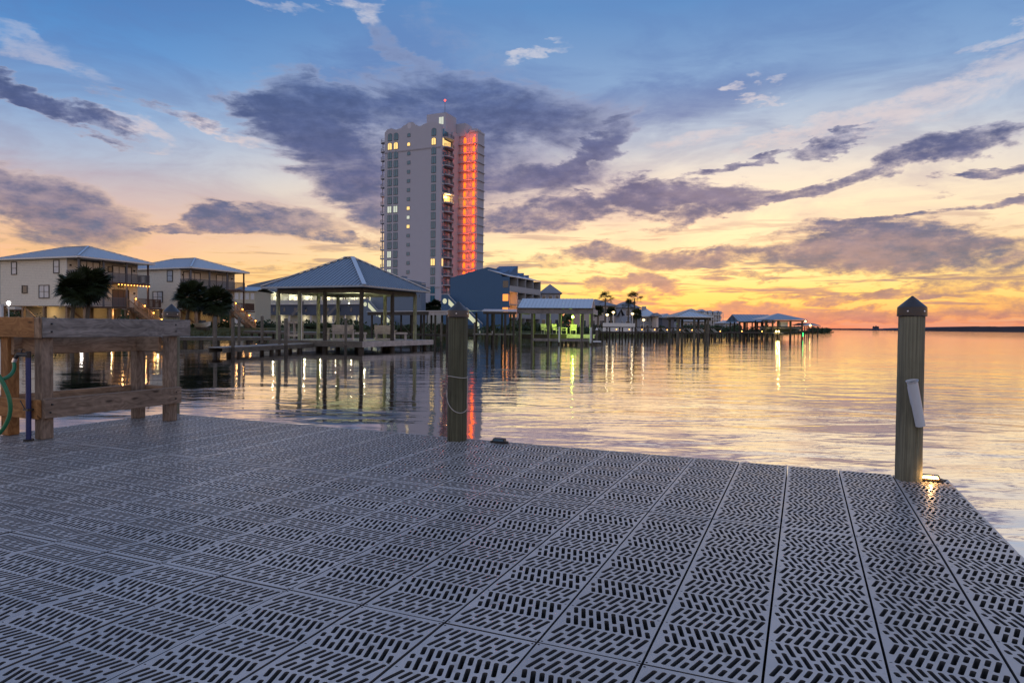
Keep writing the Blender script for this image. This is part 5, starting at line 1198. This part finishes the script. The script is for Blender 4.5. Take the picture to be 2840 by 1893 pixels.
far_house('low grey house with blue roof seen through the gazebo', 1890, 1962, 890, 883, 170, 12, 'gable_x', M_gwall, M_roofm, 4, 1)
# four-storey block
Yk = 380; a, b = pt(1906, 863, Yk), pt(2006, 865, Yk); w = b.x-a.x
t = thing('balcony_block', 'four-storey pale block with stacked balconies and blue hipped roofs far right', 'apartment building', (a.x, Yk, 0))
MB().box(.4, w*.52, .4, 12, 0, a.z-.1).build('wall', M_gwall, t); MB().box(w*.521, w-1.5, .4, 12, 0, a.z-.7).build('wall', M_gwall, t)
hip_roof(t, w*.34, 12.6, a.z, a.z+1.6, M_roofm, pitch=0, cap=0, x0=0); hip_roof(t, w*.22, 12.6, a.z-.05, a.z+1.3, M_roofm, pitch=0, cap=0, x0=w*.34+.1); hip_roof(t, w*.22, 12.6, a.z-.6, a.z+.7, M_roofm, pitch=0, cap=0, x0=w*.56+.2); hip_roof(t, w*.21, 12.6, a.z-.6, a.z+.6, M_roofm, pitch=0, cap=0, x0=w*.785)
for k in range(4):
    z = 1.2+k*2.7; MB().box(w*.45, w-.2, -1.2, .39, z-.15, z).build('balcony_floor', M_white, t)
    for i in range(7): MB().box(w*.47+i*w*.075, w*.47+i*w*.075+.8, .30, .398, z+.3, z+2.0).build('window', M_glass if i % 2 else M_glassp, t)
    for i in range(4): MB().box(.9+i*w*.11, .9+i*w*.11+1.0, .30, .398, z+.5, z+2.0).build('window', M_glass, t)
for i in range(9): MB().box(w*.46+i*(w*.54-.5)/8, w*.46+i*(w*.54-.5)/8+.22, -1.15, -.93, .5, a.z-.7).build('balcony_post', M_trim, t)

# ------------------------------------------------------------------ long pier with cross-braced rails, gazebo, far boathouses
pa, pb = pt(1650, 920, 92), pt(2000, 924, 95)
t = thing('cross_braced_pier', 'long dark pier with white diagonal rail braces, right of the boathouse', 'pier', (pa.x, 92, 0), math.atan2(3, pb.x-pa.x)); Lp = pb.x-pa.x
MB().box(0, Lp, -.8, .8, .98, 1.08).build('deck', M_wdark, t); MB().box(0, Lp, -.86, -.80, 1.60, 1.72).build('top_rail', M_wdark, t); MB().box(0, Lp, .80, .86, 1.60, 1.72).build('top_rail', M_wdark, t); MB().box(0, Lp, -.86, -.81, .86, 1.07).build('side_beam', M_wdark, t)
nb = 10
for i in range(nb):
    x = Lp*i/nb; q = Lp/nb
    for (u, v) in ((.08, .42), (.24, .58)): MB().beam((x+q*u, -.89, 1.58), (x+q*v, -.89, 1.10), .05, .05).build('diagonal_brace', M_white, t)
    MB().beam((x+q*.95, -.89, 1.56), (x+q*.66, -.89, 1.12), .045, .045).build('diagonal_brace', M_wpale, t)
    for s in (-.6, .6): MB().cyl((x+q*.04, s, -1), (x+q*.04, s, 1.65), .11, n=7).build('pile', M_wdark, t); MB().cyl((x+q*.52, s, -1), (x+q*.52, s, 1.0), .10, n=7).build('pile', M_wdark, t)
for i in (1, 2, 3, 4, 5, 6, 7, 8): MB().ball((Lp*(i+.52)/nb, -.9, 1.38), .07, 6, 5).build('rail_light', M_warmdim, t)
YG = 76; a, b = pt(1873, 878, YG), pt(1981, 879, YG); w = b.x-a.x
gz_ = thing('gazebo', 'small square boat gazebo with pale hipped roof standing in the water', 'gazebo', (a.x, YG, 0), rad(3))
hip_roof(gz_, w, w+.1, a.z+.05, pt(1930, 860.5, YG+2.2).z, M_roofl, pitch=.35, cap=.12, th=.1)
for u in (.35, w-.35): MB().box(u-.1, u+.1, .3, w-.3, a.z-.32, a.z-.06).build('eave_beam', M_wdark, gz_)
for y in (.3, w-.3): MB().box(.2, w-.2, y-.06, y+.06, a.z-.30, a.z-.055).build('eave_beam', M_wdark, gz_)
for (x, y) in ((.38, .35), (.62, .8), (w-.5, .35), (w-.62, .9), (w*.46, w-.4), (w*.52, .3), (.5, w-.4), (w-.4, w-.4)): MB().cyl((x, y, -1), (x, y, a.z-.06), .14, n=8).build('post', M_wpost, gz_, True)
MB().box(.3, w*.5, .8, 1.2, 1.55, 1.63).build('bench_shelf', M_wpost, gz_); MB().box(.3, w*.55, .7, 2.2, 1.0, 1.1).build('platform', M_wdark, gz_)
for (u, v) in ((.62, 1.25), (2.0, 2.7), (2.35, 3.0)): MB().beam((u, .25, 1.55), (v, .25, 1.12), .06, .05).build('boat_bunk', M_wpale, gz_)
YF = 112; k_ = YF/FPX
def fh(label, x0, x1, ye, yr, Y, depth, kind, posts, name='far_boathouse', rm=None):
    a, b = pt(x0, ye, Y), pt(x1, ye, Y); w = b.x-a.x; zr = pt((x0+x1)/2, yr, Y+depth/2).z; t = thing(name, label, 'boathouse', (a.x, Y, 0), 0); z1 = a.z
    if kind == 'gable': gable_roof(t, 0, w, 0, depth, z1, zr, rm or M_roofm, 'x', pitch=.6)
    else:
        D = depth/2; mb = MB(); c = [(0, 0), (w, 0), (w, depth), (0, depth)]; r0, r1 = (D*.85+.9, D), (w-D*.85-.9, D); Z = lambda p, q: (p[0], p[1], q)
        mb.face([Z(c[0], z1), Z(c[1], z1), Z(r1, zr), Z(r0, zr)]); mb.face([Z(c[2], z1), Z(c[3], z1), Z(r0, zr), Z(r1, zr)]); mb.face([Z(c[1], z1), Z(c[2], z1), Z(r1, zr)]); mb.face([Z(c[3], z1), Z(c[0], z1), Z(r0, zr)]); mb.face([Z(p, z1) for p in c[::-1]]); mb.build('roof', rm or M_roofm, t)
    MB().box(.1, w-.1, .1, .3, z1-.3, z1-.125).build('fascia', M_wdark, t)
    for px in posts: X = (px-x0)*Y/FPX; MB().cyl((X, .4, -1), (X, .4, z1-.13), .15, n=7).build('post', M_wdark, t, True); MB().cyl((X+.3, depth-.5, -1), (X+.3, depth-.5, z1-.13), .13, n=7).build('post', M_wdark, t, True)
    MB().box(-.2, w*.9, .8, depth-1, .95, 1.1).build('deck', M_wdark, t); return t
h1 = fh('far boathouse with long gabled roof, left of the hipped one', 2048, 2152, 890, 872, 119, 7, 'gable', (2054, 2066, 2098, 2103, 2118, 2128, 2145))
h2 = fh('far boathouse with hipped roof sheltering a boat on its lift', 2116, 2242, 885, 869, YF, 6.5, 'hip', (2126, 2146, 2160, 2196, 2228))
h3 = fh('lowest, farthest boathouse on the point at right', 2228, 2278, 902, 896, 175, 8, 'hip', (2234, 2245, 2256, 2270))
# moored boat on the lift, twin lamps on a small landing
a, b = pt(2110, 915, 113.5), pt(2226, 915, 113.5); w = b.x-a.x; t = thing('lifted_boat', 'long grey-green boat hanging on the lift in the far boathouse', 'boat', (a.x, 113.5, 0))
mb = MB(); pr = [(0, .75, 1.15), (w*.3, .85, 1.10), (w*.75, .8, 1.0), (w, .08, 1.1)]
zk, zg = 1.63-8*YF/FPX*.9, 1.63+8*YF/FPX*.95
for (x0, w0, k0), (x1, w1, k1) in zip(pr, pr[1:]):
    for s in (-1, 1): mb.face([(x0, 0, zk), (x1, 0, zk+(.45 if x1 == w else 0)), (x1, s*w1, zg+(.1 if x1 == w else 0)), (x0, s*w0, zg)])
    mb.face([(x0, -w0, zg), (x1, -w1, zg+(.1 if x1 == w else 0)), (x1, w1, zg+(.1 if x1 == w else 0)), (x0, w0, zg)])
mb.face([(0, 0, zk), (0, .75, zg), (0, -.75, zg)]); mb.build('hull', mat('grey_green_hull', (.10, .12, .10), .4), t); MB().box(0, w*.95, -.83, -.80, zg-.32, zg-.24).build('hull_stripe', M_wpale, t)
MB().box(w*.45, w*.62, -.4, .4, zg, zg+.75).build('wheelhouse', M_glassp, t); MB().box(w*.42, w*.66, -.5, .5, zg+.76, zg+.82).build('wheelhouse_roof', M_white, t)
for i, px in enumerate((2152.6, 2159.5)):
    p = pt(px, 918.5, 110.2); t = thing('dock_floodlight', ('left' if i == 0 else 'right')+' of two glaring yellow floodlights before the far boathouse', 'light', (p.x, 110.2, 0), 0, 'twin floodlights at the far boathouse')
    MB().cyl((0, 0, -.6), (0, 0, p.z-.16), .05, n=7).build('post', M_wpost, t); MB().ball((0, 0, p.z), .125, 10, 7).build('lamp_head', M_yel, t); lamp(t, (0, -.45, p.z+.1), 70, (1, .75, .25), .05)
a = pt(2146, 925, 110.9); t = thing('landing_stage', 'small lamplit landing stage before the far boathouse', 'landing stage', (a.x, 110.9, 0))
MB().box(0, 1.6, 0, 1.5, .92, 1.02).build('deck', M_deck, t)
for x in (.15, 1.45):
    for y in (.15, 1.3): MB().cyl((x, y, -.8), (x, y, .92), .08, n=7).build('pile', M_wpost, t)
p = pt(2227, 930, 111.6); t = thing('marker_light', 'small green marker light on the far boathouse\'s right post', 'light', (p.x, 111.6, 0)); MB().box(-.07, .07, -.06, .06, .45, 1.1).build('tube', M_gled, t); MB().cyl((0, 0, -.5), (0, 0, .45), .03, n=6).build('stem', M_black, t)
for i, (px, y, nm_) in enumerate(((2234, 890.5, 'warm lamp under the right eave of the far hipped boathouse'), (2247, 902, 'warm lamp at the left end of the farthest boathouse'))):
    p = pt(px, y, 111.5+i*62); t = thing('eave_lamp', nm_, 'light', (p.x, p.y, p.z)); MB().ball((0, 0, 0), .12+.1*i, 8, 6).build('bulb', M_yel, t); MB().beam((0, 0, .1), (-.3, .1, .35), .04, .04).build('bracket', M_black, t)
a, b = pt(1985, 916, 100), pt(2125, 919, 109); t = thing('dark_pier', 'dark pier on thin piles between gazebo and far boathouse', 'pier', (a.x, 100, 0), math.atan2(9, b.x-a.x)); Lp = math.hypot(b.x-a.x, 9)
MB().box(0, Lp, -.6, .6, .95, 1.12).build('deck', M_wdark, t)
for i in range(8):
    for s in (-.45, .45): MB().cyl((.3+i*(Lp-.6)/7, s, -1), (.3+i*(Lp-.6)/7, s, .95), .11, n=7).build('pile', M_wdark, t)
for i in (0, 3, 6): MB().ball((.3+i*(Lp-.6)/7, -.55, 1.25), .09, 7, 5).build('post_light', M_warmdim, t)

# ------------------------------------------------------------------ right-shore palms, lamps, fence and shrubs
g = 'palms on the right shore'
palm_at('tall slim palm standing alone before the beige house', 1679, 828, 120, 1.9, kind='tall', group=g)
palm_at('tallest slim palm right of the small gabled house', 1760, 830, 121, 1.95, kind='tall', group=g)
palm_at('slim palm just left of the tallest right-shore palm', 1743, 846, 119, 1.75, kind='tall', group=g)
palm_at('short round palm right of the lone tall palm', 1695, 862, 118, 1.05, group=g)
palm_at('short round palm at the boathouse\'s right eave', 1659, 860, 116, 1.1, group=g)
palm_at('short round palm at the foot of the tallest right-shore palm', 1765, 868, 117, 1.1, group=g)
palm_at('small palm left of the tower\'s cream entrance block', 1185, 852, 195, 1.9, group='palms at the tower foot')
palm_at('small palm right, at the tower\'s cream entrance block', 1207, 846, 195, 2.2, group='palms at the tower foot')
for i, (px, y, s) in enumerate(((1684, 876, 'left of the lone tall palm\'s round neighbour'), (1701, 869, 'right of the short round palm'), (1754, 873, 'left of the tallest right-shore palm'), (1766, 879, 'right of the tallest right-shore palm'), (1785, 890, 'lowest, before the pale blue house'))):
    Y = 114+i; p = pt(px, y, Y); z = land_z(p.x, Y); post_lamp('white garden lamp post, '+s, (p.x, Y, z), p.z-z, M_gard, 12, (1, .8, .5), .06, .27, 'garden lamp posts on the right shore')
a, b = pt(1672, 895, 113), pt(1770, 898, 116); L = b.x-a.x; t = thing('garden_fence', 'low pale board fence before the right-shore palms', 'fence', (a.x, 113, .6), math.atan2(3, L))
for i in range(24): MB().box(L*i/24+.01, L*(i+1)/24-.012, -.03, .03, 0, a.z-.6).build('board', M_white, t)
MB().box(0, L, .04, .1, a.z-1.0, a.z-.88).build('fence_rail', M_white, t)
gs = 'shrubs along the right shore'
spots = [(1662, 897, 30, 'rounded shrub beside the boathouse at the fence end'), (1692, 896, 34, 'wide dark shrub under the short round palm'), (1768, 899, 30, 'pale bristly shrub at the fence\'s right end'), (1800, 898, 40, 'sprawling shrub before the pale blue house'), (1830, 898, 34, 'shrub before the white-pink house'), (1858, 897, 32, 'shrub before the dark blue-roofed house'),
         (1900, 898, 36, 'shrub framed by the gazebo\'s left half'), (1932, 897, 34, 'shrub framed by the gazebo\'s centre'), (1952, 896, 30, 'shrub framed by the gazebo\'s right half'), (1990, 896, 40, 'dark bush just right of the gazebo'), (2020, 899, 40, 'bush before the four-storey block\'s right end'), (2045, 895, 30, 'tall bush left of the far gabled boathouse'), (2085, 900, 50, 'low bush seen under the far gabled boathouse'), (2140, 901, 60, 'long low bush behind the two far boathouses')]
for i, (px, y, wd, lab) in enumerate(spots):
    Y = 117+i*4.5; shrub_at(lab, px, y, Y, wd*1.25, n_=330, leaf=.22+.01*i, group=gs)
for i, (px, y, wd) in enumerate(((2262, 905, 60), (2290, 907, 40))): shrub_at(('larger' if i == 0 else 'smaller, outermost')+' scrub clump on the low point at right', px, y, 330+i*40, wd, n_=500, leaf=.7, group='scrub on the point')
for i, (px, y, wd, Y, lab) in enumerate(((860, 893, 90, 104, 'dark hedge clump behind the pavilion\'s left posts'), (985, 897, 80, 106, 'dark hedge clump behind the pavilion benches'), (1120, 898, 70, 103, 'dark hedge clump behind the boat shelter'), (1235, 896, 60, 100, 'lamplit bush behind the black-capped dock pile'), (1470, 897, 130, 98, 'broad dark hedge behind the boathouse posts'), (1590, 897, 120, 100, 'broad dark hedge behind the green lamp'), (760, 897, 70, 108, 'dark bush right of the second house\'s stair'))):
    shrub_at(lab, px, y, Y, wd, n_=900, leaf=.2, group='hedges along the canal bank')
def hedge(label, pts, h, n_per_m=26, leaf=.24):
    """a continuous overgrown hedge along a line of ground points"""
    t = thing('hedge_row', label, 'hedge', (pts[0][0], pts[0][1], 0)); mb = MB(); st = MB(); ox, oy = pts[0]
    for (x0, y0), (x1, y1) in zip(pts, pts[1:]):
        L = math.hypot(x1-x0, y1-y0)
        for _ in range(int(L*n_per_m*h)):
            f = random.random(); x, y = x0+(x1-x0)*f, y0+(y1-y0)*f; top = h*(.72+.20*math.sin(x*.9)+.16*math.sin(x*2.3+1)+.10*math.sin(y*3.1)); w = random.gauss(0, .55); z = land_z(x, y)-.1+top*random.random()**.75
            p = Vector((x-ox+w*.6, y-oy+w, z)); a = Vector((random.gauss(0, 1), random.gauss(0, 1), random.gauss(0, 1))).normalized(); b = a.orthogonal().normalized(); s = leaf*random.uniform(.6, 1.5); mb.face([p-a*s, p+b*s*.6, p+a*s, p-b*s*.6])
        for k in range(int(L/1.5)): f = random.random(); x, y = x0+(x1-x0)*f-ox, y0+(y1-y0)*f-oy; st.cyl((x, y, land_z(x+ox, y+oy)-.1), (x+random.uniform(-.3, .3), y, h*.8+.8), .04, .02, 5)
    me = bpy.data.meshes.new('foliage'); me.from_pydata([tuple(v) for v in mb.v], [], mb.f); me.materials.append(M_leaf); link('foliage', me, t); st.build('stems', M_trunk, t); return t
def gp_(px, Y): p = pt(px, 905, Y); return (p.x, Y)
hedge('long dark overgrown hedge along the bank behind the pavilion posts', [gp_(680, 104), gp_(860, 109), gp_(1040, 107), gp_(1180, 103), gp_(1265, 98)], 1.45)
hedge('long dark overgrown hedge along the bank behind the boathouse', [gp_(1330, 95), gp_(1440, 96), gp_(1560, 98), gp_(1650, 106)], 1.5)
hedge('low dark hedge under the stilt houses along the left bank', [gp_(30, 66), gp_(250, 74), gp_(440, 83), gp_(640, 97)], .75)
